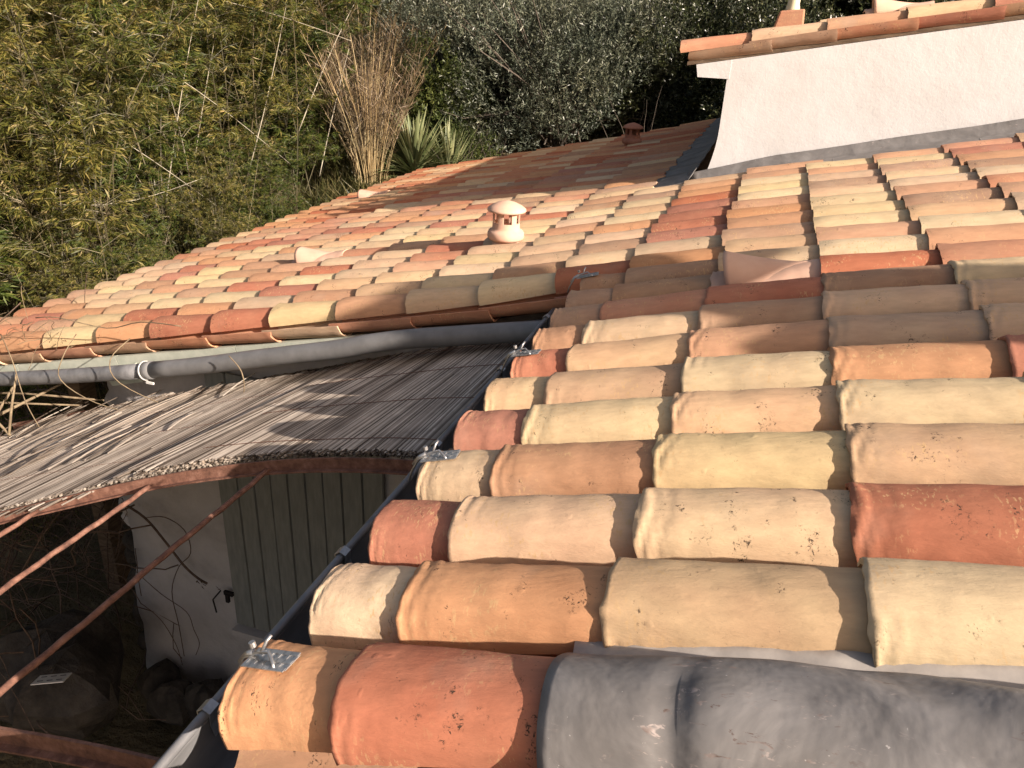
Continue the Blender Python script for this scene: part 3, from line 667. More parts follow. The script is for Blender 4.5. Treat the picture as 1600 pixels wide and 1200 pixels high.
# ------------------------------------------------------------------ pergola
def _sm(xs_, zs_, x0=-4.4, x1=.1):
    sx = np.linspace(x0, x1, 90); sz = np.array([np.mean([np.interp(x + d_, xs_, zs_) for d_ in np.linspace(-.22, .22, 9)]) for x in sx]); return lambda x: float(np.interp(x, sx, sz))
az = _sm([-4.4, -3.4, -2.8, -2.17, -2.0, -1.57, -1.38, -1.08, -.78, -.50, -.2, .1], [-1.72, -1.28, -1.03, -.80, -.745, -.60, -.545, -.465, -.385, -.335, -.30, -.29])
zback = _sm([-4.4, -3.14, -2.62, -1.47, -.58, .1], [-1.68, -1.25, -1.07, -.69, -.40, -.24])
yfront = _sm([-4.4, -3., -2.17, -1.57, -1.1, .1], [.75, .92, 1.11, 1.30, 1.39, 1.40])
def azs(x, y=None):
    if y is None: return az(x)
    t = min(max((y - yfront(x))/(2.75 - yfront(x)), -.1), 1.05); return az(x)*(1-t) + zback(x)*t
perg = tag(empty('pergola', (-2.2, .8, -3.6)), 'rusty iron pergola with curved beams and straight rods beside the gutter', 'pergola'); PG = Matrix.Translation((2.2, -.8, 3.6))
def tbeam(y, name, x0=-4.1, x1=-.1):
    X = np.linspace(x0, x1, 46); v_ = []; sec = [(-.022, -.036), (.022, -.036), (.022, -.030), (.004, -.030), (.004, .014), (-.004, .014), (-.004, -.030), (-.022, -.030)]
    for x in X:
        yy = yfront(x) - .015 if y == 1.385 else y; z = azs(x, yy) if y > 1 else az(x) + .0
        for (dy, dz) in sec: v_.append((x, yy + dy, z + dz))
    n_ = len(sec); f_ = [(i*n_+k, i*n_+(k+1) % n_, (i+1)*n_+(k+1) % n_, (i+1)*n_+k)[::-1] for i in range(len(X)-1) for k in range(n_)] + [tuple(range(n_)), tuple((len(X)-1)*n_+k for k in range(n_))[::-1]]
    obj(name, mesh(name, v_, f_, m_rust, False), perg, PG)
tbeam(1.385, 'curved_beam'); tbeam(.10, 'curved_beam'); tbeam(2.68, 'curved_beam')
for x in (-1.09, -1.575, -2.03, -2.55):
    mb = MB(); pp = []
    for k in range(24):
        y = (yfront(x) - .02) - k*(yfront(x) - .12)/23; pp.append((x + .002*math.sin(k*.5), y, azs(x) - .022 + .002*math.sin(k*2.3)))
    mb.tube(pp, [.0098 + .0005*math.sin(k*2.7) for k in range(24)], 8); mb.build('rod', m_rust, perg, True, PG)
for y in (yfront(-3.7) - .015, .10):
    mb = MB(); mb.tube([(-3.7, y, -3.6), (-3.7, y, azs(-3.7) - .052)], .022, 8); mb.build('post', m_rust, perg, True, PG)

# reed mat: thousands of split canes lying over the beams
mat_o = tag(empty('reed_mat', (-1.8, 2.05, -.6)), 'grey dry reed mat lying over the pergola below the drainpipe', 'reed mat'); MI_ = Matrix.Translation((1.8, -2.05, .6))
V = []; F = []; nb = 0
def reed(x, y0, y1, dz, r_, dx, sag, wig):
    global nb
    n_ = 5; pts = []
    for k in range(n_):
        t = k/(n_-1); y = y0 + (y1 - y0)*t; xx = x + dx*(t-.3) + wig*math.sin(t*5 + x*40)
        pts.append((xx, y, azs(xx, y) + .008 + dz + sag*math.sin(t*math.pi)))
    for k, p in enumerate(pts):
        for q in range(3): a = 2.09*q + .5; V.append((p[0] + r_*math.cos(a), p[1], p[2] + r_*math.sin(a)))
    for k in range(n_-1):
        for q in range(3): F.append((nb+k*3+q, nb+k*3+(q+1) % 3, nb+(k+1)*3+(q+1) % 3, nb+(k+1)*3+q))
    nb += n_*3
for layer in range(4):
    x = -4.0
    while x < -.24:
        x += rnd.uniform(.0035, .0075)
        front = yfront(x) + .006 + rnd.uniform(-.004, .02)
        if -2.35 < x < -1.75 and layer < 1 and rnd.random() < .5: front -= rnd.uniform(.0, .14)
        if rnd.random() < .05: front += rnd.uniform(0, .4)
        back = 2.76
        if x < -1.5: back = 2.76 - .09*(-1.5 - x)*.8 + rnd.uniform(-.09, .06)
        if x < -2.9: back -= .12*(-2.9 - x) + rnd.uniform(-.1, .1)
        lean = rnd.uniform(-.02, .02) + .07*max(0, -x - .5) + .05*math.sin(x*2.3 + layer) + rnd.gauss(0, .018)
        thick = layer*.0028
        reed(x, front, back, thick + rnd.uniform(0, .0012), rnd.uniform(.0030, .0044), lean, rnd.uniform(-.004, .002), rnd.uniform(-.004, .004))
x = -4.0
while x < -.24:
    x += rnd.uniform(.0052, .0066)
    ln_ = .03*math.sin(x*1.7) + .012*math.sin(x*11) + .07*max(0, -x - .5)
    fr_ = yfront(x) + .006 + rnd.uniform(-.006, .012); bk = 2.74 if x > -1.5 else 2.74 - .07*(-1.5 - x) + rnd.uniform(-.1, .04)
    if rnd.random() < .04: fr_ += rnd.uniform(0, .5)
    reed(x, fr_, bk, .0115 + rnd.uniform(0, .0006), rnd.uniform(.0034, .0044), ln_, -.001, .001)
# a second overlapping width of mat on top
for layer in range(3):
    x = -1.66
    while x < -.24:
        x += rnd.uniform(.0050, .0066)
        fr_ = yfront(x) + .008 + rnd.uniform(-.01, .012) + (rnd.uniform(-.02, .10) if x < -1.5 else 0)
        fan = .26*max(0, (-.3 - x)/1.3)
        if x < -1.60 and rnd.random() < .5: fan += rnd.uniform(-.05, .12)
        reed(x, fr_, 2.74 + rnd.uniform(-.06, .02), .014 + .006*layer + rnd.uniform(0, .0007), rnd.uniform(.0034, .0044), fan + .012*math.sin(x*14) + (rnd.uniform(-.03, .03) if layer < 2 or rnd.random() < .12 else 0), -.001, .001)
# loose canes sticking up and out
for _ in range(45):
    x = rnd.uniform(-3.9, -1.8); y0 = rnd.uniform(1.4, 2.4); reed(x, y0, y0 + rnd.uniform(.2, .8), .018 + rnd.uniform(0, .012), .0036, rnd.uniform(-.12, .10), rnd.uniform(0, .02), .006)
tag(obj('canes', mesh('canes', np.array(V), np.array(F), m_reed, False), mat_o, MI_), kind='stuff')
mb = MB()
for y in (1.5, 1.9, 2.3, 2.65): mb.tube([(x, y + .004*math.sin(x*9), azs(x, y) + (.040 if x > -1.5 else .022)) for x in np.linspace(-3.9, -.26, 40)], .0014, 5)
mb.build('binding_wire', m_rust, mat_o, True, MI_)

# ------------------------------------------------------------------ small things by the wall
pl = tag(empty('wall_plate', (-2.90, 1.63, -2.46)), 'white slotted metal plate lying in the dark corner below the rods', 'metal plate')
mb = MB(); R0 = Matrix.Rotation(math.radians(28), 3, 'Z') @ Matrix.Rotation(math.radians(-24), 3, 'X')
mb.box((0, 0, 0), (.17, .13, .006), R0)
mb.build('sheet', m_white, pl)
mb = MB()
for k in range(3):
    for q in range(2): mb.box(R0 @ Vector((-.05 + .05*k, -.03 + .06*q, .0045)), (.03, .006, .002), R0)
mb.build('slots', m_black, pl)
rk = MB()
tag(None or rk.build, None) if False else None
def rock(c_, s_, seed, name='boulder', label=None, mat=m_rubble, parent=None):
    g = np.random.default_rng(seed); mb = MB(); nu_, nv_ = 7, 10; v_ = []
    for a in range(nu_+1):
        for b_ in range(nv_):
            t = math.pi*a/nu_; q = 2*math.pi*b_/nv_; rr = 1 + .16*math.sin(3*q + seed) * math.sin(t) + g.uniform(-.07, .07)
            v_.append((s_[0]*rr*math.sin(t)*math.cos(q), s_[1]*rr*math.sin(t)*math.sin(q), s_[2]*rr*math.cos(t)))
    mb.add(v_, [(a*nv_+b_, (a+1)*nv_+b_, (a+1)*nv_+(b_+1) % nv_, a*nv_+(b_+1) % nv_) for a in range(nu_) for b_ in range(nv_)])
    o = mb.build(name, mat, parent, False); o.location = c_
    return o
for k in range(9):
    x = -3.15 + k*.24
    o = rock((x, 2.55 + rnd.uniform(-.12, .1), -3.64 + .03*k + (.12 if k < 3 else 0)), (.17, .15, .14 + .02*(k % 3)), 40 + k, 'boulder')
    tag(o, 'rough stone at the foot of the white wall', 'stone', 'rough stones at the foot of the wall')
for k in range(14):
    z = -3.5 + k*.165
    o = rock((WL - .19 - .015*(k % 3) + .011*k, 2.95 + .04*(k % 2), z), (.115 + .03*(k % 2), .15, .09), 60 + k, 'quoin_stone', mat=m_oldplaster if k > 6 else m_rubble, parent=house)
    o.location = (o.location.x, o.location.y, o.location.z + 3.6)
o = rock((-3.0, 1.75, -2.72), (.30, .26, .22), 90); tag(o, 'big rough stone under the white slotted plate', 'stone')
o = rock((-3.5, 2.1, -3.1), (.5, .4, .4), 91); tag(o, 'dark boulder in the dark corner left of the wall', 'stone')

def wander(p0, dirv, L, n_, amp, seed, grav=0.):
    g = random.Random(seed); p = Vector(p0); d_ = Vector(dirv).normalized(); out = [p.copy()]
    for k in range(n_):
        d_ = (d_ + Vector((g.gauss(0, amp), g.gauss(0, amp), g.gauss(0, amp) - grav))).normalized(); p = p + d_*L/n_; out.append(p.copy())
    return out
vn = tag(empty('bare_vine', (-3.1, 2.66, -2.3)), 'bare dark vine creeping over the white wall left of the shutter', 'vine'); VI = Matrix.Translation((3.1, -2.66, 2.3))
def wl(pts): return [(x, 2.70, z) for x, z in pts]
mb = MB(); mb.tube(smooth_path(wl([(-3.3, -2.02), (-3.12, -2.10), (-2.98, -2.26), (-2.86, -2.42), (-2.76, -2.50), (-2.68, -2.53)])), .009, 6); mb.build('main_stem', m_vine, vn, True, VI)
for pts, r_ in (([(-3.12, -2.10), (-2.95, -2.05), (-2.80, -2.12), (-2.78, -2.30), (-2.90, -2.45), (-3.0, -2.7), (-2.99, -3.0), (-2.99, -3.3)], .0035),
                ([(-3.3, -1.75), (-3.05, -1.68), (-2.85, -1.5), (-2.68, -1.3), (-2.60, -1.1)], .003), ([(-3.3, -2.6), (-3.1, -2.75), (-2.9, -2.85), (-2.86, -3.0), (-2.83, -3.12), (-2.88, -3.25)], .003),
                ([(-3.3, -2.9), (-3.15, -3.0), (-3.05, -3.2), (-3.02, -3.4)], .003)):
    mb = MB(); mb.tube(smooth_path(wl(pts)), r_, 5); mb.build('tendril', m_vine, vn, True, VI)
mb = MB()
for k in range(9):
    p = Vector((-2.70 + .02*k*math.cos(k), 2.685, -2.53 + .02*math.sin(k*2))); a = rnd.uniform(0, 6.3); q = Vector((math.cos(a)*.02, 0, math.sin(a)*.02)); mb.add([p, p+q+Vector((0, -.01, .008)), p+q*1.8, p+q+Vector((0, .0, -.008))], [(0, 1, 2, 3)])
mb.build('dry_leaves', m_vine, vn, False, VI)
mb = MB(); mb.tube(wl([(-2.575, -2.56), (-2.65, -2.66), (-2.635, -2.77)]), .006, 5); tag(mb.build('iron_hook', m_black), 'black bent iron hook in the wall below the vine tip', 'hook')

# brambles filling the dark space left of the wall
bt = tag(empty('bramble_thicket', (-4.2, 3.0, -3.4)), 'dark tangle of bare brambles under the eave left of the white wall', 'brambles'); BI = Matrix.Translation((4.2, -3.0, 3.4))
mb = MB()
for k in range(420):
    p0 = (rnd.uniform(-5.6, -3.0), rnd.uniform(1.6, 3.9), rnd.uniform(-3.6, -2.0)); 
    if p0[0] > -3.5 and p0[1] > 1.9: continue
    mb.tube(wander(p0, (rnd.gauss(0, 1), rnd.gauss(0, .5), rnd.uniform(-.1, 1.2)), rnd.uniform(.6, 1.6), 8, .22, k, .05), rnd.choice((.003, .004, .006)), 3, False)
mb.build('stems', m_vine, bt, True, BI)
# dry vines hanging over the pipe and verge at the left
dv = tag(empty('dry_vine', (-3.6, 2.5, -.9)), 'pale dry vine strands looped over the left end of the drainpipe', 'vine'); DVI = Matrix.Translation((3.6, -2.5, .9))
for pts in ([(-3.35, 2.66, -.78), (-3.30, 2.49, -.86), (-3.32, 2.46, -1.00), (-3.1, 2.48, -1.12), (-2.75, 2.5, -1.14), (-2.45, 2.55, -1.10)],
            [(-2.90, 2.62, -.72), (-2.92, 2.47, -.80), (-2.86, 2.45, -.93), (-2.55, 2.5, -1.05), (-2.3, 2.55, -1.04), (-1.9, 2.6, -.93)],
            [(-2.2, 2.5, -.98), (-2.02, 2.45, -.85), (-2.0, 2.44, -.70), (-2.08, 2.45, -.62)], [(-2.1, 2.5, -.95), (-1.9, 2.45, -.88), (-1.75, 2.46, -.78)],
            [(-3.9, 2.6, -.85), (-3.7, 2.48, -.95), (-3.65, 2.46, -1.2), (-3.5, 2.4, -1.35)], [(-3.6, 2.62, -.70), (-3.4, 2.6, -.66), (-3.1, 2.66, -.70), (-2.8, 2.62, -.60), (-2.5, 2.6, -.57)]):
    mb = MB(); mb.tube(smooth_path(pts), .0032, 5); mb.build('strand', m_vinepale, dv, True, DVI)
mb = MB()
for k in range(26):
    p0 = (rnd.uniform(-4.2, -3.4), rnd.uniform(2.55, 2.75), rnd.uniform(-.90, -.72)); mb.tube(wander(p0, (rnd.gauss(0, 1), rnd.gauss(0, .4), rnd.uniform(-.6, .5)), rnd.uniform(.1, .3), 5, .25, 900 + k), .002, 3, False)
mb.build('twigs', m_vinepale, dv, True, DVI)
# broken canes and laths at the far left behind the mat
for k, (a, b_, r_) in enumerate((((-4.6, 2.45, -1.42), (-3.4, 2.62, -1.26), .008), ((-4.3, 2.2, -1.62), (-3.6, 2.7, -1.18), .012), ((-4.5, 2.6, -1.2), (-3.5, 2.3, -1.5), .010), ((-3.75, 2.35, -1.5), (-3.72, 2.5, -1.05), .009), ((-3.95, 2.3, -1.55), (-3.8, 2.6, -1.1), .010), ((-4.4, 2.55, -1.33), (-3.3, 2.72, -1.25), .009))):
    a, b_ = Vector(a), Vector(b_); m_ = (a+b_)/2 + Vector((0, 0, .02)); mb = MB(); mb.tube([a, m_, b_], [r_, r_*.9, r_*.6], 7)
    tag(mb.build('broken_cane', m_vinepale, None, True), 'broken dry cane beside the left end of the reed mat', 'cane', 'broken canes by the reed mat')

# ------------------------------------------------------------------ vegetation
def leaf_quads(base, dirs, L, W, bend=.25, seed=1, nrm=None):
    """base (n,3), dirs (n,3) unit, L,W (n,) -> rhombus quads"""
    g = np.random.default_rng(seed); n_ = len(base)
    if nrm is None: nrm = g.normal(size=(n_, 3))
    side = np.cross(dirs, nrm); side /= (np.linalg.norm(side, axis=1, keepdims=True) + 1e-9)
    up = np.cross(side, dirs)
    tip = base + dirs*L[:, None]; mid = base + dirs*(L*.42)[:, None] + up*(L*bend*.3)[:, None]
    V = np.stack([base, mid + side*(W/2)[:, None], tip, mid - side*(W/2)[:, None]], 1).reshape(-1, 3)
    F = np.arange(n_*4).reshape(n_, 4); return V, F
def unit(a): return a/(np.linalg.norm(a, axis=-1, keepdims=True) + 1e-9)
def thin_tubes(paths, r0, r1):
    V = []; F = []; nb_ = 0
    for p in paths:
        p = np.asarray(p); m_ = len(p); t = unit(np.gradient(p, axis=0)); a = unit(np.cross(t, [.3, .5, .81])); b_ = np.cross(t, a)
        rr = np.linspace(r0, r1, m_)[:, None]
        for q in range(3): an = 2.094*q; V.append(p + (a*math.cos(an) + b_*math.sin(an))*rr)
        for k in range(m_-1):
            for q in range(3): q2 = (q+1) % 3; F.append((nb_+q*m_+k, nb_+q2*m_+k, nb_+q2*m_+k+1, nb_+q*m_+k+1))
        nb_ += 3*m_
    return np.concatenate(V), np.array(F)
def two_tubes(paths):
    a = thin_tubes([p for p in paths if len(p) > 5], .009, .004); b = thin_tubes([p for p in paths if len(p) <= 5], .0028, .0014)
    return np.concatenate([a[0], b[0]]), np.concatenate([a[1], b[1] + len(a[0])])
def bamboo(seed, H=5., nc=16, spread=1.0, mat=m_bamboo, leafL=.105, per=46, lean=.6):
    g = np.random.default_rng(seed); paths = []; B = []; D = []
    for k in range(nc):
        tufts = g.uniform(.15, 1, 7)
        p = np.array([g.normal(0, spread*.45), g.normal(0, spread*.45), 0]); h = H*g.uniform(.65, 1.05); d_ = unit(np.array([g.normal(0, .16), g.normal(0, .16), 1.])); az_ = g.uniform(0, 6.28); bnd = np.array([math.cos(az_), math.sin(az_), 0])*g.uniform(.3, 1.)*lean
        pts = []; m_ = 14
        for i in range(m_): t = i/(m_-1); pts.append(p + d_*h*t + bnd*h*.45*t**2.4 - np.array([0, 0, .22*h*np.linalg.norm(bnd)*t**3]))
        paths.append(pts); pts = np.array(pts)
        for q in range(per):
            t = min(max(tufts[g.integers(0, 7)] + g.normal(0, .018), .08), .995); i = t*(m_-1); i0 = min(int(i), m_-2); c_ = pts[i0] + (pts[i0+1]-pts[i0])*(i-i0)
            a = g.uniform(0, 6.28); bd = unit(np.array([math.cos(a), math.sin(a), g.uniform(.0, .8)])); bl = g.uniform(.2, .75)*(1.1 - .4*t)
            tip = c_ + bd*bl; paths.append([c_, c_ + bd*bl*.5 + [0, 0, .02], tip - [0, 0, bl*.12]])
            for s_ in range(4):
                cc = c_ + (tip - c_)*g.uniform(.35, 1.05); nl = g.integers(6, 11)
                fd = unit(np.stack([g.normal(bd[0], .55, nl), g.normal(bd[1], .55, nl), g.normal(-.35, .35, nl)], 1)); B.append(cc + g.normal(0, .012, (nl, 3))); D.append(fd)
    B = np.concatenate(B); D = np.concatenate(D); n_ = len(B); L = g.uniform(.6, 1.25, n_)*leafL; W = L*g.uniform(.10, .15, n_)
    return leaf_quads(B, D, L, W, .5, seed), two_tubes(paths)
def make_plant(name, fol, wood, mf, mw_, fn='foliage', wn='stems'):
    return (mesh(name + '_' + fn, fol[0], fol[1], mf), mesh(name + '_' + wn, wood[0], wood[1], mw_, False) if wood is not None else None, fn, wn)
def plant(proto, name, loc, rz, s_, label, cat, group=None):
    r_ = empty(name, loc, rz); r_.scale = (s_, s_, s_) if not isinstance(s_, tuple) else s_; tag(r_, label, cat, group)
    obj(proto[2], proto[0], r_)
    if proto[1] is not None: obj(proto[3], proto[1], r_)
    return r_
bp_ = [make_plant('bamboo', *bamboo(1, 4.6, 20, 1.1), m_bamboo, m_cane, wn='culms'), make_plant('bamboo', *bamboo(2, 5.2, 20, 1.2), m_bamboo, m_cane, wn='culms'), make_plant('bamboo', *bamboo(3, 4.2, 22, 1.1, leafL=.115), m_bamboo2, m_cane, wn='culms'),
       make_plant('bamboo', *bamboo(4, 3.0, 24, 1.0, leafL=.16, per=26), m_bamboo2, m_cane, wn='culms')]
spots = [(-8.3, 5.0, 3), (-7.7, 6.3, 0), (-8.8, 7.3, 1), (-7.9, 8.4, 2), (-7.4, 9.8, 0), (-8.8, 10.0, 1), (-7.5, 11.4, 2), (-8.6, 12.4, 0), (-7.8, 13.6, 1), (-10.2, 5.8, 2), (-10.6, 7.6, 0), (-10.4, 9.4, 1), (-10.6, 11.4, 2), (-10.2, 13.2, 0), (-9.6, 15.0, 1),
         (-12.6, 6.6, 1), (-12.8, 9.0, 0), (-12.7, 11.6, 2), (-12.6, 14.2, 1), (-9.5, 3.6, 3), (-11.4, 3.8, 0), (-8.6, 15.6, 0), (-14.8, 8., 0), (-15., 12., 1), (-14.6, 16., 0), (-11.6, 16.6, 2)] + [(-6.75, 4.6, 6), (-6.6, 5.7, 5), (-6.7, 6.9, 6), (-6.6, 8.1, 5), (-6.65, 9.4, 6)]
for k, (x, y, t_) in enumerate(spots):
    plant(bp_[t_ if t_ < 4 else t_ - 4], 'bamboo_clump', (x, y, gz(x, y) - .1), k*1.37, rnd.uniform(.9, 1.12)*(1 if t_ < 4 else .42), 'tall yellow-green bamboo clump on the bank left of the house', 'bamboo', 'bamboo clumps on the bank')
# long bent dead canes across the bamboo
for k, (a, b_, sag) in enumerate((((-8.6, 7.2, 1.1), (-6.3, 9.6, -1.0), .3), ((-9.2, 7.6, 1.0), (-5.2, 9.6, .75), .35), ((-6.8, 9.2, -1.2), (-6.1, 9.6, 1.4), -.1), ((-7.5, 8.2, -1.6), (-6.9, 8.8, 1.4), .1), ((-8.4, 6.6, -1.2), (-6.3, 7.6, -.9), -.2), ((-7.6, 9.0, -1.2), (-7.1, 9.2, .7), .05), ((-8.1, 6.8, -1.6), (-7.6, 7.2, .2), .05), ((-6.3, 10.4, -1.3), (-5.9, 10.8, .6), .05), ((-8.9, 6.8, .4), (-6.6, 8.2, -1.4), .15), ((-9.4, 6.6, -.5), (-8.6, 6.8, 1.1), .1), ((-6.5, 10.2, -.6), (-5.7, 11, 1.5), .1))):
    a, b_ = Vector(a), Vector(b_); pts = [a + (b_-a)*t + Vector((0, 0, sag*math.sin(math.pi*t))) for t in np.linspace(0, 1, 12)]
    mb = MB(); mb.tube(pts, [.0085 - .0005*i for i in range(12)], 6); tag(mb.build('dead_cane', m_deadcane, None, True), 'long pale dead cane leaning across the bamboo', 'cane', 'dead canes across the bamboo')
# grassy bank beside the roof edge
g = np.random.default_rng(5); n_ = 70000
X = g.uniform(-11.5, -5.3, n_); Y = g.uniform(3.5, 15, n_); Z = np.array([gz(x, y) for x, y in zip(X, Y)])
Bq = np.stack([X, Y, Z], 1); Dq = unit(np.stack([g.normal(0, .45, n_), g.normal(0, .45, n_), g.uniform(.4, 1, n_)], 1)); Lq = g.uniform(.10, .38, n_)*(1 + .6*np.sin(X*2.1 + Y*1.3))*.9 + .05
Vq, Fq = leaf_quads(Bq, Dq, Lq, Lq*.035 + .004, .8, 6)
tag(obj('tall_grass', mesh('tall_grass', Vq, Fq, m_drygrass)), 'dry tall grass covering the bank below the bamboo', 'grass', kind='stuff')

def bush(seed, R_, n_tw, per, leafL, ratio, center_z=None, spike=.5, shell=.55, squash=.9, wood_n=60):
    g = np.random.default_rng(seed); cz = R_*squash if center_z is None else center_z
    lobes = [(g.normal(0, R_*.45, 3)*[1, 1, .7], R_*g.uniform(.38, .62)) for _ in range(12)]
    B = []; D = []; tw = []
    d_ = unit(g.normal(size=(n_tw, 3))); li = g.integers(0, 12, n_tw); rr = g.uniform(shell, 1, n_tw)**.6
    ctr = np.array([lobes[i][0] for i in li]); rad = np.array([lobes[i][1] for i in li])
    p0 = ctr + d_*(rad*rr)[:, None]; p0[:, 2] = p0[:, 2]*squash + cz
    keep = p0[:, 2] > .1; p0 = p0[keep]; d_ = d_[keep]
    out = unit(p0 - np.array([0, 0, cz*.7])); td = unit(out*.8 + g.normal(0, .35, out.shape) + [0, 0, spike])
    tl = g.uniform(.5, 1.2, len(p0))*R_*.16
    s_ = np.linspace(0, 1, per); base = p0[:, None, :] + td[:, None, :]*(tl[:, None]*s_)[:, :, None]
    ld = unit(td[:, None, :]*.6 + g.normal(0, .55, base.shape)); base = base.reshape(-1, 3); ld = ld.reshape(-1, 3)
    L = g.uniform(.6, 1.2, len(base))*leafL
    paths = [[np.array([g.normal(0, .08), g.normal(0, .08), 0]), np.array([0, 0, cz*.35]) + g.normal(0, R_*.10, 3), p0[k]*.6 + np.array([0, 0, cz*.2]), p0[k], p0[k] + td[k]*tl[k]] for k in g.integers(0, len(p0), wood_n)]
    return leaf_quads(base, ld, L, L*ratio, .3, seed), thin_tubes(paths, R_*.010, R_*.0012)
olive = make_plant('olive_tree', *bush(21, 2.25, 9000, 16, .075, .2, 1.75, .9, .35, .95, 160), m_olive, m_bark, 'crown', 'trunk')
plant(olive, 'olive_tree', (-3.35, 14.2, gz(-3.35, 14.2) + .1), .4, (1.05, 1.05, 1.0), 'round silvery olive tree behind the roof, left of the dormer', 'olive tree')
plant(olive, 'olive_tree', (-1.9, 15.6, gz(-1.9, 15.6)), 2.2, (.8, .8, .75), 'thin grey-brown bush between the olive and the dormer', 'bush')
dg = [make_plant('evergreen_tree', *bush(31, 2.0, 4200, 14, .10, .42, 1.8, .2, .3, 1.1, 60), m_dgreen, m_bark, 'crown', 'trunk'), make_plant('evergreen_tree', *bush(32, 2.2, 4600, 14, .09, .42, 1.9, .2, .3, 1.0, 60), m_dgreen, m_bark, 'crown', 'trunk')]
grey = make_plant('tree', *bush(33, 2.2, 4600, 14, .085, .25, 2.0, .5, .3, 1.1, 90), m_olive, m_bark, 'crown', 'trunk')
mg = make_plant('shrub', *bush(34, 1.0, 1500, 12, .07, .35, .9, .3, .4, .9, 60), m_mgreen, m_bark)
for k, (x, y, t_, s_) in enumerate(((-.7, 17.0, 0, 1.0), (.9, 17.2, 1, 1.0), (2.6, 17.0, 0, 1.05), (4.4, 17.4, 1, 1.05), (-2.6, 19.2, 1, 1.15), (-.6, 20.0, 0, 1.3), (1.8, 20.2, 1, 1.3), (4.6, 20.5, 0, 1.3), (6.8, 18.2, 1, 1.1), (-5.0, 20.6, 0, 1.3), (-1.2, 15.2, 1, .62), (-.2, 14.6, 0, .72), (.9, 13.9, 1, .7), (-7.6, 21.5, 1, 1.3))):
    plant(dg[t_], 'evergreen_tree', (x, y, gz(x, y) - .2), k*1.9, s_, 'dark glossy evergreen tree behind the house', 'tree', 'dark evergreens behind the house')
for k, (x, y, s_) in enumerate(((-5.9, 17.2, 1.0), (-7.8, 18.2, 1.1), (-4.3, 18.4, 1.05), (-9.8, 18.6, 1.1), (-6.6, 15.2, .7), (-12, 19.5, 1.2))):
    plant(grey, 'grey_tree', (x, y, gz(x, y)), k*2.1, s_, 'grey-green tree rising behind the reeds and the olive', 'tree', 'grey-green trees behind the reeds')
for k, (x, y, s_, lb) in enumerate(((-5.5, 13.6, 1.0, 'bright green shrub behind the yucca'), (-6.6, 13.4, .8, 'low green shrub between the tan reeds and the yucca'), (-4.6, 12.7, .55, 'small green shrub right of the yucca'))):
    plant(mg, 'shrub', (x, y, gz(x, y)), k*2.0, s_, lb, 'shrub')
# tan reed clump
g = np.random.default_rng(8); paths = []; B = []; D = []
for k in range(120):
    a = g.uniform(0, 6.28); r0 = g.uniform(0, .30); h = g.uniform(1.3, 2.7); ln = g.uniform(.05, .50); p0 = np.array([math.cos(a)*r0, math.sin(a)*r0, 0]); dd = np.array([math.cos(a), math.sin(a), 0])
    pts = [p0 + np.array([0, 0, h])*t + dd*h*ln*t**1.6 for t in np.linspace(0, 1, 8)]; paths.append(pts)
    for q in range(34):
        t = g.uniform(.45, 1.0); c_ = p0 + np.array([0, 0, h])*t + dd*h*ln*t**1.6; B.append(c_); D.append([g.normal(0, .5), g.normal(0, .5), g.uniform(.2, 1)])
B = np.array(B); D = unit(np.array(D)); L = g.uniform(.10, .34, len(B))
rc = (mesh('reed_twigs', *leaf_quads(B, D, L, L*.03 + .003, .3, 9), m_fluff), mesh('reed_stems', *thin_tubes(paths, .009, .004), m_reedleaf, False), 'twigs', 'stems')
plant(rc, 'reed_clump', (-5.75, 11.1, gz(-5.75, 11.1) + .05), 0, .92, 'fan of tall tan reeds with brown tops behind the roof corner', 'reeds')
plant(rc, 'reed_clump', (-6.7, 12.8, gz(-6.7, 12.8)), 2, 1.05, 'taller brown reeds standing behind the tan fan', 'reeds')
# yuccas
def yucca(seed, n_=170, L_=1.25):
    g = np.random.default_rng(seed); V = []; F = []; b0 = 0
    for k in range(n_):
        a = g.uniform(0, 6.28); el_ = g.uniform(.35, 1.5); L = L_*g.uniform(.6, 1.1); d_ = np.array([math.cos(a)*math.cos(el_), math.sin(a)*math.cos(el_), math.sin(el_)]); sd = np.array([-math.sin(a), math.cos(a), 0]); up = np.cross(sd, d_)*-1; o_ = np.array([0, 0, g.uniform(.05, .3)])
        for t, w_ in ((0, .022), (.35, .03), (.7, .022), (1, .001)):
            c_ = o_ + d_*L*t - np.array([0, 0, .22*L*t*t*math.cos(el_)]); V += [c_ - sd*w_ + up*.4*w_, c_, c_ + sd*w_ + up*.4*w_]
        for s_ in range(3):
            for q in range(2): F.append((b0+s_*3+q, b0+s_*3+q+1, b0+s_*3+q+4, b0+s_*3+q+3))
        b0 += 12
    return np.array(V), np.array(F)
yv, yf = yucca(3); ym = mesh('yucca_blades', yv, yf, m_yucca)
for k, (x, y, s_, lb) in enumerate(((-5.25, 11.75, 1.0, 'yucca with long pointed blades just behind the far roof corner'), (-4.75, 12.1, .85, 'smaller yucca right of the larger one behind the roof'))):
    r_ = empty('yucca', (x, y, gz(x, y) - .02), k*1.3); r_.scale = (s_,)*3; tag(r_, lb, 'yucca'); obj('blades', ym, r_)
    mb = MB(); mb.tube([(0, 0, -.3), (0, 0, .10)], .05, 8); mb.build('stem', m_bark, r_)
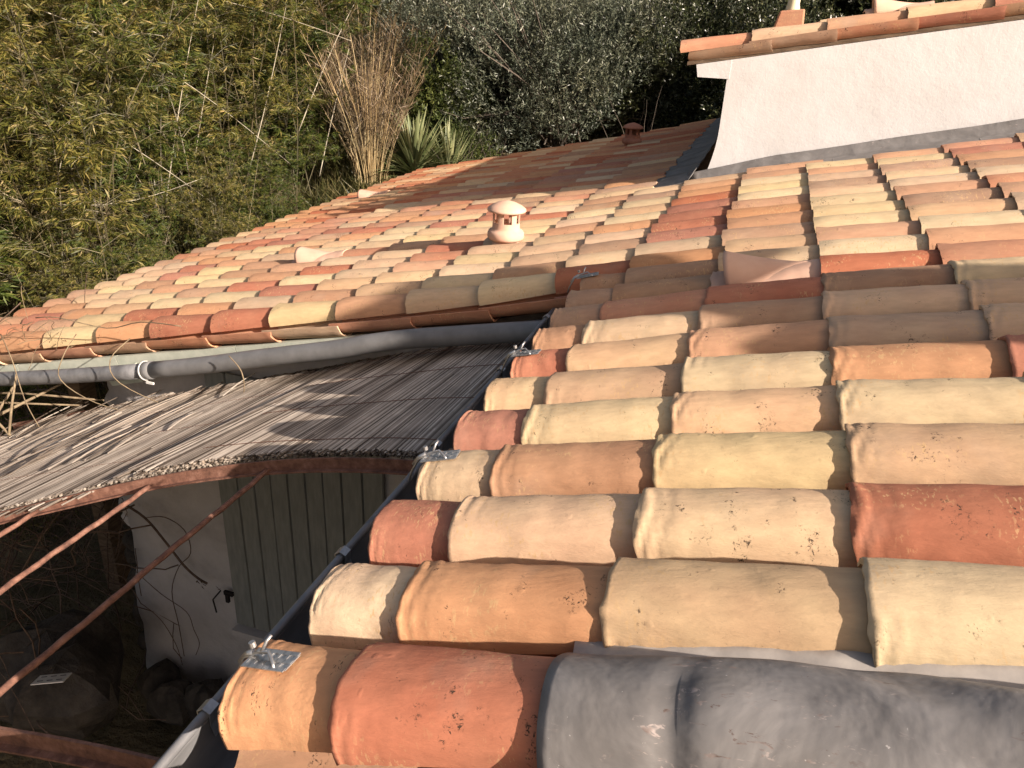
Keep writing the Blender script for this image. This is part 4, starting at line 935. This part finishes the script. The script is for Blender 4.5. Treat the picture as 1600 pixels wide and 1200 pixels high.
# bare twiggy saplings in front of the olive
for k, (x, y, h, lb) in enumerate(((-4.5, 12.2, 1.5, 'bare pale sapling right of the yucca'), (-4.0, 12.3, 1.1, 'low bare twigs at the foot of the olive tree'), (-1.6, 13.2, 1.7, 'bare branching shrub behind the brown vent cowl'))):
    mb = MB()
    for q in range(9): mb.tube(wander((x + rnd.uniform(-.05, .05), y, gz(x, y)), (rnd.gauss(0, .35), rnd.gauss(0, .3), 1), h*rnd.uniform(.6, 1.1), 7, .14, 300 + 20*k + q), [.010 - .0011*i for i in range(8)], 4, False)
    tag(mb.build('bare_sapling', m_bark, None, True), lb, 'sapling')
def proj_x(o):
    p = (o.matrix_world.translation if o.parent is None and o.type == 'EMPTY' else o.matrix_world @ o.data.vertices[len(o.data.vertices)//2].co) - CP
    q = [sum(p[i]*RW[i][j] for i in range(3)) for j in range(3)]
    return (q[0]/max(q[2], .01), q[2])
bpy.context.view_layer.update()
ORD = ['first', 'second', 'third', 'fourth', 'fifth', 'sixth', 'seventh', 'eighth', 'ninth', 'tenth', 'eleventh', 'twelfth', 'thirteenth', 'fourteenth']
groups_ = {}
for o in scene.objects:
    if o.parent is None and 'group' in o: groups_.setdefault(o['group'], []).append(o)
FMT = {'bamboo clumps on the bank': ('{r} bamboo clump, {o} from the left on the bank', ('leafy front', 'tall middle', 'far back')),
       'dark evergreens behind the house': ('{r} dark glossy evergreen, {o} from the left behind the house', ('nearer', 'farther', 'farthest')),
       'grey-green trees behind the reeds': ('{r} grey-green tree, {o} from the left behind the reeds', ('nearer', 'farther', 'farthest')),
       'rough stones at the foot of the wall': ('rough stone at the white wall foot, {o} from its left corner', None),
       'broken canes by the reed mat': ('broken dry cane beside the reed mat, {o} counted from the left', None),
       'dead canes across the bamboo': ('long pale dead cane across the bamboo, {o} counted from the left', None)}
for gname, (fm, rows_) in FMT.items():
    os_ = groups_[gname]
    if rows_ is None: bins = [os_]
    else:
        os_.sort(key=lambda o: proj_x(o)[1]); q = (len(os_) + 2)//3; bins = [os_[:q], os_[q:2*q], os_[2*q:]]
    for bi, bn in enumerate(bins):
        bn.sort(key=lambda o: proj_x(o)[0])
        for k, o in enumerate(bn): o['label'] = fm.format(r=rows_[bi] if rows_ else '', o=ORD[min(k, 13)]).strip()
scene.render.resolution_x = 1024; scene.render.resolution_y = 768
print('tiles', tile_n)
